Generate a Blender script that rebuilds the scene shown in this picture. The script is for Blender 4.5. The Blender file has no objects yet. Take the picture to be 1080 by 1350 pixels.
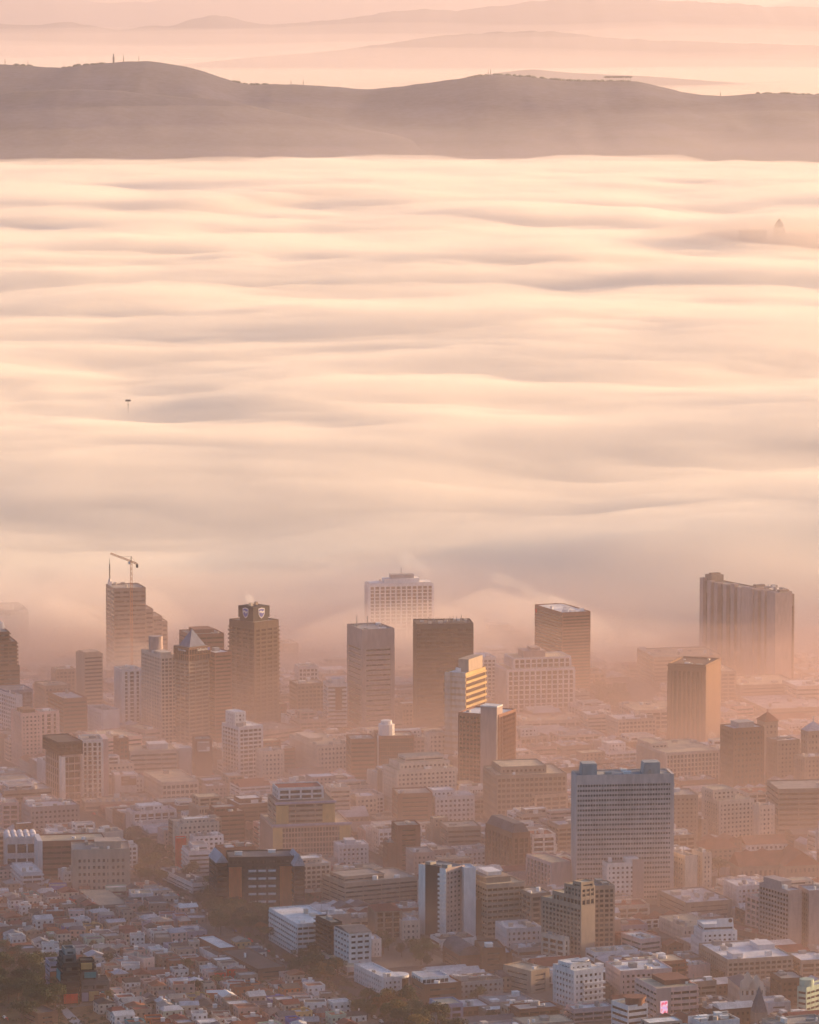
import bpy, math, random
import numpy as np
rad = math.radians
S = bpy.context.scene
COL = S.collection
rnd = random.Random(11)

# ---------------------------------------------------------------- camera
CAMZ = 620.0
PITCH = 6.32
F = 6000.0                      # focal length in pixels of the 1080 wide photograph
cd = bpy.data.cameras.new('camera')
cam = bpy.data.objects.new('camera', cd)
COL.objects.link(cam)
cam.location = (0, 0, CAMZ)
cam.rotation_euler = (rad(90 - PITCH), 0, 0)
cd.sensor_fit = 'VERTICAL'
cd.sensor_height = 24.0
cd.lens = 24.0 * F / 1350.0
cd.clip_start = 10
cd.clip_end = 250000
S.camera = cam

# ---------------------------------------------------------------- light
SUN_AZ, SUN_EL = 62.0, 8.0
w = bpy.data.worlds.new('World')
S.world = w
w.use_nodes = True
nt = w.node_tree
sky = nt.nodes.new('ShaderNodeTexSky')
sky.sky_type = 'NISHITA'
sky.sun_disc = False
sky.sun_elevation = rad(SUN_EL)
sky.sun_rotation = rad(SUN_AZ)
sky.altitude = 100
sky.air_density = 1.0
sky.dust_density = 3.0
sky.ozone_density = 3.2
nt.links.new(sky.outputs[0], nt.nodes['Background'].inputs[0])
nt.nodes['Background'].inputs[1].default_value = 0.105
sl = bpy.data.lights.new('sun', 'SUN')
sl.energy = 5.0
sl.angle = rad(0.6)
sl.color = (1.0, 0.61, 0.295)
so = bpy.data.objects.new('sun', sl)
COL.objects.link(so)
so.location = (3000, 2000, 2500)
so.rotation_euler = (rad(90 - SUN_EL), 0, rad(180 - SUN_AZ))
S.view_settings.view_transform = 'Standard'
S.view_settings.look = 'None'
S.view_settings.gamma = 1.0
S.view_settings.use_curve_mapping = False
S.view_settings.exposure = 1.36
S.render.engine = 'CYCLES'
C = S.cycles
C.max_bounces = 7
C.diffuse_bounces = 2
C.glossy_bounces = 2
C.transmission_bounces = 2
C.volume_bounces = 4
C.transparent_max_bounces = 16
C.use_denoising = True
C.use_adaptive_sampling = True
C.adaptive_threshold = 0.02

# ---------------------------------------------------------------- helpers
def sstep(a, b, x):
    t = np.clip((x - a) / (b - a), 0, 1)
    return t * t * (3 - 2 * t)

def vnoise(x, y, seed=0):
    """smooth value noise, vectorised, range -1..1"""
    xi = np.floor(x).astype(np.int64); yi = np.floor(y).astype(np.int64)
    fx = x - xi; fy = y - yi
    fx = fx * fx * fx * (fx * (fx * 6 - 15) + 10); fy = fy * fy * fy * (fy * (fy * 6 - 15) + 10)
    def h(a, b):
        n = (a * 374761393 + b * 668265263 + seed * 974634777) & 0xffffffff
        n = ((n ^ (n >> 13)) * 1274126177) & 0xffffffff
        n = ((n ^ (n >> 16)) * 2246822519) & 0xffffffff
        return (n ^ (n >> 15)) / 2147483647.5 - 1
    a, b, c, d = h(xi, yi), h(xi + 1, yi), h(xi, yi + 1), h(xi + 1, yi + 1)
    return (a * (1 - fx) + b * fx) * (1 - fy) + (c * (1 - fx) + d * fx) * fy

def fbm(x, y, o=4, seed=0, gain=.5):
    r = 0; a = 1; s = 0
    for i in range(o):
        r = r + a * vnoise(x * 2 ** i + 17 * i, y * 2 ** i - 9 * i, seed + i); s += a; a *= gain
    return r / s

def dep(v):
    return rad(PITCH) + math.atan((v - 675.0) / F)

def ray(u, v):
    """direction of the line of sight through a photograph pixel"""
    x = (u - 540.0) / F; y = -(v - 675.0) / F
    p = rad(PITCH)
    return (x, math.cos(p) + y * math.sin(p), -math.sin(p) + y * math.cos(p))

def ground(u, v, z=0.0):
    d = ray(u, v); t = (z - CAMZ) / d[2]
    return (d[0] * t, d[1] * t)

def height_at(x, y, v):
    """height of a point above (x, y) seen at picture row v"""
    d = ray(540, v)
    return CAMZ + d[2] / d[1] * y

def mesh_obj(name, verts, faces, mat=None, parent=None, smooth=False):
    me = bpy.data.meshes.new(name)
    me.from_pydata(verts if isinstance(verts, list) else verts.tolist(), [], faces if isinstance(faces, list) else faces.tolist())
    if mat is not None: me.materials.append(mat)
    if smooth: me.shade_smooth()
    o = bpy.data.objects.new(name, me)
    COL.objects.link(o)
    if parent is not None: o.parent = parent
    return o

def sheet(xs, ys, zf, extra_bottom=None):
    """grid over xs(row), ys with z = zf; xs may be a 2-D array; closed below when extra_bottom is given"""
    ny, nx = xs.shape
    top = np.stack([xs, ys, zf], -1).reshape(-1, 3)
    idx = np.arange(ny * nx).reshape(ny, nx)
    q = np.stack([idx[:-1, :-1], idx[:-1, 1:], idx[1:, 1:], idx[1:, :-1]], -1).reshape(-1, 4)
    if extra_bottom is None:
        return top, q
    bot = top.copy(); bot[:, 2] = extra_bottom if np.isscalar(extra_bottom) else extra_bottom.reshape(-1)
    n = len(top)
    qb = q[:, ::-1] + n
    def side(a):
        return np.stack([a[1:], a[:-1], a[:-1] + n, a[1:] + n], -1)
    s = [side(idx[0, :]), side(idx[::-1, 0]), side(idx[-1, ::-1]), side(idx[:, -1])]
    return np.concatenate([top, bot]), np.concatenate([q, qb] + s)

def kind(o, k, label=None, cat=None):
    o['kind'] = k
    if label: o['label'] = label
    if cat: o['category'] = cat
    return o

def tag(o, label, cat, group=None):
    o['label'] = label; o['category'] = cat
    if group: o['group'] = group
    return o

# ---------------------------------------------------------------- materials
def newmat(name):
    m = bpy.data.materials.new(name); m.use_nodes = True
    return m, m.node_tree, m.node_tree.nodes['Principled BSDF']

def plain(name, col, rough=.8, var=.25, scale=.05, metallic=0, detail=4, spec=.3, streak=True):
    """a weathered surface: base colour broken up by two noises, one stretched downwards like rain streaks"""
    m, t, b = newmat(name)
    N = t.nodes; L = t.links
    geo = N.new('ShaderNodeNewGeometry')
    mp = N.new('ShaderNodeMapping'); mp.inputs['Scale'].default_value = (1, 1, .25 if streak else 1)
    L.new(geo.outputs['Position'], mp.inputs['Vector'])
    n1 = N.new('ShaderNodeTexNoise'); n1.inputs['Scale'].default_value = scale; n1.inputs['Detail'].default_value = detail
    n2 = N.new('ShaderNodeTexNoise'); n2.inputs['Scale'].default_value = scale * 9; n2.inputs['Detail'].default_value = 3
    L.new(mp.outputs[0], n1.inputs['Vector']); L.new(mp.outputs[0], n2.inputs['Vector'])
    ad = N.new('ShaderNodeMath'); ad.operation = 'ADD'
    L.new(n1.outputs['Fac'], ad.inputs[0]); L.new(n2.outputs['Fac'], ad.inputs[1])
    mr = N.new('ShaderNodeMapRange'); mr.inputs['From Min'].default_value = .7; mr.inputs['From Max'].default_value = 1.3
    L.new(ad.outputs[0], mr.inputs['Value'])
    mx = N.new('ShaderNodeMix'); mx.data_type = 'RGBA'
    lo = [c * (1 - var) for c in col]; hi = [min(.9, c * (1 + var * .7)) for c in col]
    mx.inputs['A'].default_value = (*lo, 1); mx.inputs['B'].default_value = (*hi, 1)
    L.new(mr.outputs[0], mx.inputs['Factor']); L.new(mx.outputs['Result'], b.inputs['Base Color'])
    b.inputs['Roughness'].default_value = rough; b.inputs['Metallic'].default_value = metallic
    b.inputs['Specular IOR Level'].default_value = spec
    return m

def volume(name, color, density, aniso=0.0):
    m = bpy.data.materials.new(name); m.use_nodes = True
    t = m.node_tree
    for n in list(t.nodes):
        if n.type == 'BSDF_PRINCIPLED': t.nodes.remove(n)
    out = [n for n in t.nodes if n.type == 'OUTPUT_MATERIAL'][0]
    v = t.nodes.new('ShaderNodeVolumePrincipled')
    v.inputs['Color'].default_value = (*color, 1)
    v.inputs['Density'].default_value = density
    v.inputs['Anisotropy'].default_value = aniso
    t.links.new(v.outputs[0], out.inputs['Volume'])
    m.cycles.homogeneous_volume = True
    return m

# ---------------------------------------------------------------- terrain
M_GROUND = plain('city_ground', (.085, .068, .055), .95, .55, .012, streak=False)
M_LAND = plain('far_land', (.075, .062, .048), .95, .5, .004, streak=False)
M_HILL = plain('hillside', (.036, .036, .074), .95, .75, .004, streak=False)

def strip_x(n, Y, half):
    return np.linspace(-1, 1, n)[None, :] * (half + Y[:, None] * .13)

Yg = np.concatenate([np.linspace(900, 2600, 8), np.linspace(2700, 4600, 50), np.linspace(4800, 15200, 12), np.linspace(16000, 118000, 30)])
X = strip_x(41, Yg, 2500); Y2 = np.repeat(Yg[:, None], 41, 1)
v, f = sheet(X, Y2, np.zeros_like(X))
o = kind(mesh_obj('ground', v, f, M_GROUND, smooth=True), 'structure')

CREST = {}
def ridge(name, Yr, prof, front, base, back, mat, rough=.04, n=420, seed=1, fscale=900.0, lbl=None):
    """a range of hills: crest line at distance Yr following picture rows prof[(u, v)], with slopes before and behind"""
    us = np.linspace(-700, 1780, n)
    pu = np.array([p[0] for p in prof], float); pv = np.array([p[1] for p in prof], float)
    vv = np.interp(us, pu, pv)
    k = np.ones(5) / 5; vv = np.convolve(np.pad(vv, 2, 'edge'), k, 'valid')
    crest = np.array([height_at(0, Yr, q) for q in vv])
    crest += fbm(us / 14.0, us * 0 + seed * 3.1, 4, seed) * (crest - base).clip(20) * (.012 if Yr < 40000 else .04)
    xs = (us - 540) / F * Yr
    rows = 34
    t = np.concatenate([np.linspace(0, 1, rows), 1 + np.linspace(0, 1, 8)[1:]])
    Yq = np.where(t <= 1, Yr - front + front * t, Yr + back * (t - 1))
    X = xs[None, :] * np.ones((len(t), 1)); Y = Yq[:, None] * np.ones((1, n))
    s = np.where(t <= 1, t ** 1.6 * .35 + .65 * (t * t * (3 - 2 * t)), 1 - sstep(1, 2, t))[:, None]
    nz = fbm(X / fscale, Y / fscale, 5, seed)
    gul = np.abs(fbm(X / fscale * 1.7, Y / fscale * .5, 4, seed + 9))
    Z = base + (crest - base)[None, :] * s * (1 - .28 * gul * (1 - s) * 2 * (s > 0)) + nz * rough * (crest - base)[None, :] * (1 - s) * s * 4
    v, f = sheet(X, Y, Z)
    CREST[name] = (Yr, xs, crest)
    return kind(mesh_obj(name, v, f, mat, smooth=True), 'structure', lbl)

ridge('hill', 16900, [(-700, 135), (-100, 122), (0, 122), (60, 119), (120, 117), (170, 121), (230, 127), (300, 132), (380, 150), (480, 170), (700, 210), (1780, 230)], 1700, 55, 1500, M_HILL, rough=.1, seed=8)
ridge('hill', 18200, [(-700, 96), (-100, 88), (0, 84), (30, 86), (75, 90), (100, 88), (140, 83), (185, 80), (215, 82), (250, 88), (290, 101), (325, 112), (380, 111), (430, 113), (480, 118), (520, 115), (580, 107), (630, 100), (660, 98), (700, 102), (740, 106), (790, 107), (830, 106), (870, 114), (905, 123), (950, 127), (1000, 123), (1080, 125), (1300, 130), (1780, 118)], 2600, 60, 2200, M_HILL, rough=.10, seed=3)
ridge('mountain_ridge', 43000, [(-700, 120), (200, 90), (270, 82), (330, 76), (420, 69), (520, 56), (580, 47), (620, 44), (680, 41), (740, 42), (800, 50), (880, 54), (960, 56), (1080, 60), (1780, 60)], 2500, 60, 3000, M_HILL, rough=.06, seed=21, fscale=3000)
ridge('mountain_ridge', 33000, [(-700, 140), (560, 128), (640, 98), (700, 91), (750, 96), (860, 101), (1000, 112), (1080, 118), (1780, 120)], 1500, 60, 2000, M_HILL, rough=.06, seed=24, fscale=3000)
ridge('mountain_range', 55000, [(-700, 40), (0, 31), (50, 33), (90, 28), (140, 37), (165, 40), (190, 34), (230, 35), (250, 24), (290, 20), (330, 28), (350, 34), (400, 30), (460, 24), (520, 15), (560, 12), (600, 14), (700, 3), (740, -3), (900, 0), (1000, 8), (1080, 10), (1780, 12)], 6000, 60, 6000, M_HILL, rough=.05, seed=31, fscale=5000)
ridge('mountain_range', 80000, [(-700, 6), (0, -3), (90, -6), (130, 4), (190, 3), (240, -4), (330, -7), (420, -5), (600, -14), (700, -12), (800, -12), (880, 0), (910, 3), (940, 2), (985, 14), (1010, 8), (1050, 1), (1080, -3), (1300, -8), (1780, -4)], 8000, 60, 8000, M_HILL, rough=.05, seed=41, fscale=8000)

# ---------------------------------------------------------------- fog bank over the bay and the plain
def fog_top(X, Y, thick=0.0):
    wob = fbm(X / 330.0, Y / 420.0, 3, 77)
    end = sstep(15300, 12500, Y)
    Ys = Y - wob * 110 - 60 * np.sin(X / 260.0)
    base = 112 * (1 - np.exp(-np.clip(Ys - 4120, 0, None) / 420.0))
    wx = X + 120 * fbm(X / 700.0, Y / 700.0, 2, 5)
    wy = Y + 260 * fbm(X / 900.0, Y / 1100.0, 3, 6)
    amp = sstep(4120, 4750, Y)
    far = sstep(6500, 9500, Y)
    # long rollers with slanting crests, and finer ripples far out
    a = fbm(wx / 620.0 + wy / 2600.0, wy / 400.0 - wx / 1900.0, 2, 12)
    b = fbm(wx / 260.0 + wy / 900.0, wy / 210.0, 3, 15)
    c = fbm(wx / 520.0 - wy / 900.0, wy / 520.0 + wx / 800.0, 4, 19)
    z = base + end * amp * ((1 - far * .5) * a * 15 + b * 9 + (.72 + .28 * far) * c * 30)
    yend = 15900 + 700 * fbm(X / 700.0, X * 0 + 3.3, 3, 91)
    z = z * (1 - .97 * sstep(yend - 900, yend + 300, Y))
    bump = 0 * np.exp(-(((X - 300) / 130) ** 2 + ((Y - 5300) / 260) ** 2))
    return z + bump * amp

def fogmesh(name, Y0, Y1, nY, nX, zf, bottom, mat, half=300):
    Yf = Y0 * (Y1 / Y0) ** np.linspace(0, 1, nY)
    X = strip_x(nX, Yf, half); Y = np.repeat(Yf[:, None], nX, 1)
    v, f = sheet(X, Y, np.maximum(zf(X, Y), bottom + .5), bottom)
    return mesh_obj(name, v, f, mat, smooth=False)

M_FOG = volume('fog_volume', (.985, .94, .885), .012, .0)
fo = fogmesh('fog_bank', 3950, 16400, 620, 300, fog_top, -4.0, M_FOG)
fo.data.shade_smooth()
kind(fo, 'stuff', 'sea of pale rolling fog filling the bay behind the towers', 'fog')
M_FOGV = volume('fog_veil_volume', (.985, .935, .88), .0035, .0)
fo = fogmesh('fog_bank', 3900, 16300, 420, 220, lambda X, Y: fog_top(X + 90, Y + 130) * .4 + fog_top(X, Y + 40) * .6 + (16 + 22 * fbm(X / 300., Y / 240., 4, 63)) * sstep(4000, 4600, Y), -5.0, M_FOGV, half=280)
kind(fo, 'stuff', 'thin torn veil of fog drifting over the fog sea', 'fog')
M_FOG2 = volume('fog_volume_far', (.94, .84, .76), .0012, .0)
fo = fogmesh('fog_bank', 17800, 57000, 60, 60, lambda X, Y: 85 + 25 * fbm(X / 3000., Y / 5000., 3, 55), -4.0, M_FOG2, half=1500)
kind(fo, 'stuff', 'thin bright fog lying on the plain beyond the dark hills', 'fog')

# mist lying over the streets, thinning towards the viewer: nested layers
def mist_top(h, y0, y1):
    def g(X, Y):
        k = sstep(y0, y1, Y + .35 * X)
        e = sstep(4550, 4080, Y)
        return (h * (.14 + .86 * k) * (1 + .25 * fbm(X / 260., Y / 300., 3, int(h))) - 1) * e
    return g
for i, (h, d) in enumerate(((135, .0003), (108, .00035), (82, .0004), (56, .0007), (28, .0012))):
    mm = volume('street_mist_volume', (.77, .56, .52), d, .4)
    fo = fogmesh('street_mist', 2300, 4980, 90, 60, mist_top(h, 2450, 3650), -3.0 - i * .4, mm, half=500 - 20 * i)
    kind(fo, 'stuff', ('topmost thin', 'fourth', 'third', 'second', 'lowest thick')[i] + ' layer of dusty orange mist over the city', 'mist')
for i, (h, d) in enumerate(((420, .00003), (250, .00006))):
    fo = fogmesh('plain_mist', 23000, 52000, 20, 30, lambda X, Y: h * sstep(22500, 34000, Y) * (1 + .25 * fbm(X / 2500., Y / 6000., 3, 166 + i)), -3.2 - i, volume('plain_mist_volume', (.94, .85, .84), d), half=2200 - 40 * i)
    kind(fo, 'stuff', ('upper', 'lower')[i] + ' layer of mist on the distant plain under the mountains', 'mist')
# thin mist at the foot of the hills beyond the fog
for i, (h, d) in enumerate(((260, .00007), (200, .0001), (145, .00014), (95, .0002), (55, .00035))):
    fo = fogmesh('valley_mist', 14300, 17700, 14, 30, lambda X, Y: h * sstep(14200, 15600, Y) * (1 + .2 * fbm(X / 900., Y / 3000., 3, 66 + i)), -3.0 - i, volume('valley_mist_volume', (.93, .85, .84), d), half=1200 - 40 * i)
    kind(fo, 'stuff', ('topmost', 'fourth', 'third', 'second', 'lowest')[i] + ' layer of thin mist at the foot of the dark hills', 'mist')

def ellipsoid(name, c, r, mat, label, seed=0):
    """a soft rounded body of mist"""
    vs_, fs_ = [], []; nu, nv = 28, 12
    for a_ in range(nv + 1):
        for c_ in range(nu):
            ph, th = math.pi * a_ / nv, 2 * math.pi * c_ / nu; wv = 1 + .14 * math.sin(3 * th + seed) + .08 * math.sin(5 * th + ph * 2 + seed)
            vs_.append((c[0] + r[0] * wv * math.sin(ph) * math.cos(th), c[1] + r[1] * wv * math.sin(ph) * math.sin(th), c[2] + r[2] * math.cos(ph) * (1 + .1 * math.sin(2 * th + seed))))
    for a_ in range(nv):
        for c_ in range(nu): fs_.append((a_ * nu + c_, (a_ + 1) * nu + c_, (a_ + 1) * nu + (c_ + 1) % nu, a_ * nu + (c_ + 1) % nu))
    return kind(mesh_obj(name, vs_, fs_, mat, None, True), 'stuff', label, 'mist')
M_W1 = volume('wisp_volume', (.97, .92, .88), .006); M_W2 = volume('wisp_volume', (.97, .92, .88), .012)
for q_, (c_, r_, lb_) in enumerate((((-15, 4190, 0), (120, 62, 70), 'before the white pillared slab tower'), ((215, 4215, 0), (130, 50, 56), 'around the long slab of bays at the right'),
                                    ((-345, 4230, 0), (150, 80, 96), 'around the faint slab at the left edge'), ((95, 4300, 0), (110, 90, 66), 'around the drum shaped hall'), ((-255, 4120, 0), (80, 50, 44), 'at the foot of the crane tower'))):
    ellipsoid('fog_wisp', c_, r_, M_W1, 'thin fog ' + lb_, q_)
    ellipsoid('fog_wisp', (c_[0] + 10, c_[1] + 8, 0), tuple(k_ * .68 for k_ in r_), M_W2, 'denser heart of the fog ' + lb_, q_ + 3)

# ---------------------------------------------------------------- materials of the town
def glass(name, dark, light, lit=.25, rough=.18, cell=3.2):
    """window glass seen from far: each pane of the facade reflects or shows curtains a little differently"""
    m, t, b = newmat(name)
    N = t.nodes; L = t.links
    geo = N.new('ShaderNodeNewGeometry')
    sn = N.new('ShaderNodeVectorMath'); sn.operation = 'SNAP'; sn.inputs[1].default_value = (cell, cell, 3.4)
    L.new(geo.outputs['Position'], sn.inputs[0])
    wn = N.new('ShaderNodeTexWhiteNoise'); L.new(sn.outputs[0], wn.inputs['Vector'])
    cr = N.new('ShaderNodeValToRGB')
    cr.color_ramp.elements[0].position = 1 - lit - .3; cr.color_ramp.elements[0].color = (*dark, 1)
    cr.color_ramp.elements[1].position = 1.0; cr.color_ramp.elements[1].color = (*light, 1)
    L.new(wn.outputs['Value'], cr.inputs[0]); L.new(cr.outputs[0], b.inputs['Base Color'])
    b.inputs['Roughness'].default_value = rough; b.inputs['Specular IOR Level'].default_value = .6
    return m

G_DARK = glass('window_glass', (.02, .022, .028), (.16, .15, .14))
G_BLUE = glass('blue_window_glass', (.03, .045, .07), (.15, .18, .22))
G_BRONZE = glass('bronze_window_glass', (.035, .018, .012), (.09, .055, .035), lit=.1)
G_BLACK = glass('smoked_window_glass', (.010, .008, .008), (.035, .022, .018), lit=.1)
WALL = {}
for n_, c_ in dict(white=(.74, .73, .72), cream=(.58, .50, .43), beige=(.43, .35, .30), sand=(.37, .29, .235), grey=(.36, .35, .35),
                   darkgrey=(.13, .125, .13), charcoal=(.045, .042, .045), brown=(.17, .095, .065), redbrick=(.24, .085, .055), rust=(.22, .10, .07),
                   pink=(.52, .33, .28), yellow=(.50, .35, .16), blue=(.10, .13, .42), lilac=(.36, .33, .44), teal=(.08, .27, .30), mint=(.40, .50, .40), darkbrown=(.10, .065, .05),
                   red=(.75, .03, .02), orange=(.50, .15, .06), blueglass=(.20, .22, .30), bluewhite=(.68, .66, .67), palepink=(.62, .45, .42), green=(.16, .26, .12),
                   taupe=(.27, .215, .18), mauve=(.38, .30, .29), greyblue=(.52, .45, .43)).items():
    WALL[n_] = plain(n_ + '_wall', c_, .85, .22)
ROOF = {}
for n_, c_ in dict(gravel=(.34, .31, .28), white=(.78, .77, .75), grey=(.30, .30, .31), dark=(.07, .065, .065), tile=(.26, .09, .05), maroon=(.19, .05, .04),
                   tin=(.48, .48, .50), bluetin=(.38, .40, .46), sand=(.50, .42, .30), slate=(.12, .115, .13)).items():
    ROOF[n_] = plain(n_ + '_roof', c_, .7 if 'tin' in n_ or n_ == 'white' else .9, .4, .12, streak=False, spec=.4)
M_STEEL = plain('steel', (.30, .29, .28), .5, .2, metallic=.3)
M_DARKM = plain('dark_metal', (.06, .055, .055), .5, .2)
M_ORANGEM = plain('crane_paint', (.50, .20, .06), .5, .2)
M_WHITEP = plain('white_paint', (.78, .77, .76), .6, .1)

# ---------------------------------------------------------------- mesh builder
class MB:
    def __init__(s): s.v = []; s.f = []
    def box(s, x0, y0, z0, x1, y1, z1):
        n = len(s.v)
        s.v += [(x0, y0, z0), (x1, y0, z0), (x1, y1, z0), (x0, y1, z0), (x0, y0, z1), (x1, y0, z1), (x1, y1, z1), (x0, y1, z1)]
        s.f += [(n, n + 3, n + 2, n + 1), (n + 4, n + 5, n + 6, n + 7), (n, n + 1, n + 5, n + 4), (n + 1, n + 2, n + 6, n + 5), (n + 2, n + 3, n + 7, n + 6), (n + 3, n, n + 4, n + 7)]
        return s
    def prism(s, poly, z0, z1, top=None):
        n = len(s.v); k = len(poly); top = top or poly
        s.v += [(x, y, z0) for x, y in poly] + [(x, y, z1) for x, y in top]
        s.f += [tuple(range(n + k - 1, n - 1, -1)), tuple(range(n + k, n + 2 * k))]
        s.f += [(n + i, n + (i + 1) % k, n + k + (i + 1) % k, n + k + i) for i in range(k)]
        return s
    def cone(s, poly, z0, apex):
        n = len(s.v); k = len(poly)
        s.v += [(x, y, z0) for x, y in poly] + [apex]
        s.f += [tuple(range(n + k - 1, n - 1, -1))] + [(n + i, n + (i + 1) % k, n + k) for i in range(k)]
        return s
    def gable(s, x0, y0, x1, y1, z0, z1, axis='x', over=0.0, hip=0.0):
        """pitched roof, ridge along axis"""
        n = len(s.v); x0 -= over; x1 += over; y0 -= over; y1 += over
        if axis == 'x':
            m = (y0 + y1) / 2; r = [(x0 + hip, m, z1), (x1 - hip, m, z1)]
            s.v += [(x0, y0, z0), (x1, y0, z0), (x1, y1, z0), (x0, y1, z0)] + r
            s.f += [(n, n + 3, n + 2, n + 1), (n, n + 1, n + 5, n + 4), (n + 2, n + 3, n + 4, n + 5), (n + 1, n + 2, n + 5), (n + 3, n, n + 4)]
        else:
            m = (x0 + x1) / 2; r = [(m, y0 + hip, z1), (m, y1 - hip, z1)]
            s.v += [(x0, y0, z0), (x1, y0, z0), (x1, y1, z0), (x0, y1, z0)] + r
            s.f += [(n, n + 3, n + 2, n + 1), (n + 1, n + 2, n + 5, n + 4), (n + 3, n, n + 4, n + 5), (n, n + 1, n + 4), (n + 2, n + 3, n + 5)]
        return s
    def bar(s, a, b, r):
        a = np.array(a, float); b = np.array(b, float); d = b - a; d /= np.linalg.norm(d)
        u = np.cross(d, (0, 0, 1.0) if abs(d[2]) < .9 else (1.0, 0, 0)); u /= np.linalg.norm(u); w_ = np.cross(d, u)
        n = len(s.v)
        for p in (a, b):
            for i, j in ((-1, -1), (1, -1), (1, 1), (-1, 1)):
                s.v.append(tuple(p + u * i * r + w_ * j * r))
        s.f += [(n, n + 1, n + 2, n + 3), (n + 7, n + 6, n + 5, n + 4)] + [(n + i, n + 4 + i, n + 4 + (i + 1) % 4, n + (i + 1) % 4) for i in range(4)]
        return s
    def build(s, name, mat, parent=None, smooth=False):
        return mesh_obj(name, s.v, s.f, mat, parent, smooth)

def circle(cx, cy, r, n=20, a0=0, a1=360):
    full = abs(a1 - a0) >= 360
    return [(cx + r * math.cos(rad(a0 + (a1 - a0) * i / (n if full else n - 1))), cy + r * math.sin(rad(a0 + (a1 - a0) * i / (n if full else n - 1)))) for i in range(n)]

def empty(name, x, y, z=0, rz=0):
    o = bpy.data.objects.new(name, None); COL.objects.link(o)
    o.location = (x, y, z); o.rotation_euler = (0, 0, rz); o.empty_display_size = 5
    return o

def ring(mb, x0, y0, x1, y1, t, z0, z1):
    mb.box(x0, y0, z0, x1, y0 + t, z1); mb.box(x0, y1 - t, z0, x1, y1, z1)
    mb.box(x0, y0 + t, z0, x0 + t, y1 - t, z1); mb.box(x1 - t, y0 + t, z0, x1, y1 - t, z1)

# facade styles: win = glass share of a storey, bay/pw/po = pier spacing, width and projection, so = spandrel projection, cap = blank height at the top
STY = dict(
    band=dict(win=.45, bay=14, pw=.5, po=.05, so=.0),
    grid=dict(win=.58, bay=3.6, pw=1.0, po=.12, so=.0),
    punch=dict(win=.46, bay=3.4, pw=1.7, po=.04, so=.0),
    fins=dict(win=.72, bay=2.3, pw=.55, po=.55, so=-.1),
    wide=dict(win=.62, bay=7.5, pw=1.2, po=.3, so=.0),
    glass=dict(win=.86, bay=3.0, pw=.18, po=.12, so=.02),
    ledge=dict(win=.6, bay=6.5, pw=.6, po=.1, so=1.2),
    piers=dict(win=.74, bay=5.2, pw=1.3, po=.7, so=-.15),
    slit=dict(win=.34, bay=99, pw=3.5, po=.25, so=-.1))

def block(root, x0, y0, x1, y1, z0, z1, sty='grid', wall='beige', gl=None, fh=3.5, cap=1.2, blank='', roof='gravel', parapet=1.0, plinth=0.0, corner=None, hollow=True):
    """one storeyed volume of a building: wall mesh, a window band for every storey and a roof"""
    st = dict(STY[sty]) if isinstance(sty, str) else dict(sty)
    gl = gl or G_DARK; wm = WALL[wall]
    H = z1 - z0 - cap - plinth
    n = max(1, round(H / fh)); h = H / n
    wb = MB(); so = st['so']; ins = .45
    gh = h * st['win']
    corner = st['pw'] if corner is None else corner
    zb = z0 + plinth
    if plinth > 0: wb.box(x0, y0, z0, x1, y1, zb)
    gm = None
    for i in range(n):
        za = zb + i * h
        wb.box(x0 - so, y0 - so, za + (.0 if i or plinth else 0), x1 + so, y1 + so, za + (h - gh) * .55)
        zt = za + (h - gh) * .55 + gh
        wb.box(x0 - so, y0 - so, zt, x1 + so, y1 + so, za + h - .004)
        if gm is None:
            g = MB().box(x0 + ins, y0 + ins, -.02, x1 - ins, y1 - ins, gh + .02).build('window_band', gl, root)
            gm = g.data
        else:
            g = bpy.data.objects.new('window_band', gm); COL.objects.link(g); g.parent = root
        g.location = (0, 0, za + (h - gh) * .55)
    # piers on all four sides
    pt = z1 - cap - .03; pb = zb + .01; po = st['po']; pw = st['pw']
    def line(a0, a1):
        L_ = a1 - a0; k = max(1, round(L_ / st['bay'])); return [a0 + L_ * i / k for i in range(1, k)]
    for c in line(x0, x1):
        if 'R' not in blank: wb.box(c - pw / 2, y0 - po, pb, c + pw / 2, y0 + ins + .1, pt)
        wb.box(c - pw / 2, y1 - ins - .1, pb, c + pw / 2, y1 + po, pt)
    for c in line(y0, y1):
        if 'L' not in blank: wb.box(x0 - po, c - pw / 2, pb, x0 + ins + .1, c + pw / 2, pt)
        if 'E' not in blank: wb.box(x1 - ins - .1, c - pw / 2, pb, x1 + po, c + pw / 2, pt)
    cw = max(.6, corner); q = max(po, .03)
    for a, b in ((x0 - q, y0 - q), (x1 - cw, y0 - q), (x0 - q, y1 - cw), (x1 - cw, y1 - cw)):
        wb.box(a, b, pb - .002, a + cw + q, b + cw + q, pt + .012)
    if 'R' in blank: wb.box(x0 - .1, y0 - q - .06, z0 + .02, x1 + .1, y0 + .6, z1 - .05)
    if 'L' in blank: wb.box(x0 - q - .06, y0 - .1, z0 + .03, x0 + .6, y1 + .1, z1 - .06)
    if 'E' in blank: wb.box(x1 - .6, y0 - .1, z0 + .03, x1 + q + .06, y1 + .1, z1 - .06)
    if cap > 0: wb.box(x0 - q * .5, y0 - q * .5, z1 - cap, x1 + q * .5, y1 + q * .5, z1)
    e = q * .5
    if parapet > 0: ring(wb, x0 - e, y0 - e, x1 + e, y1 + e, .35, z1, z1 + parapet)
    wb.build('wall', wm, root)
    MB().box(x0 + .37, y0 + .37, z1 + .01, x1 - .37, y1 - .37, z1 + .12).build('roof', ROOF[roof], root)
    return n

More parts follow.
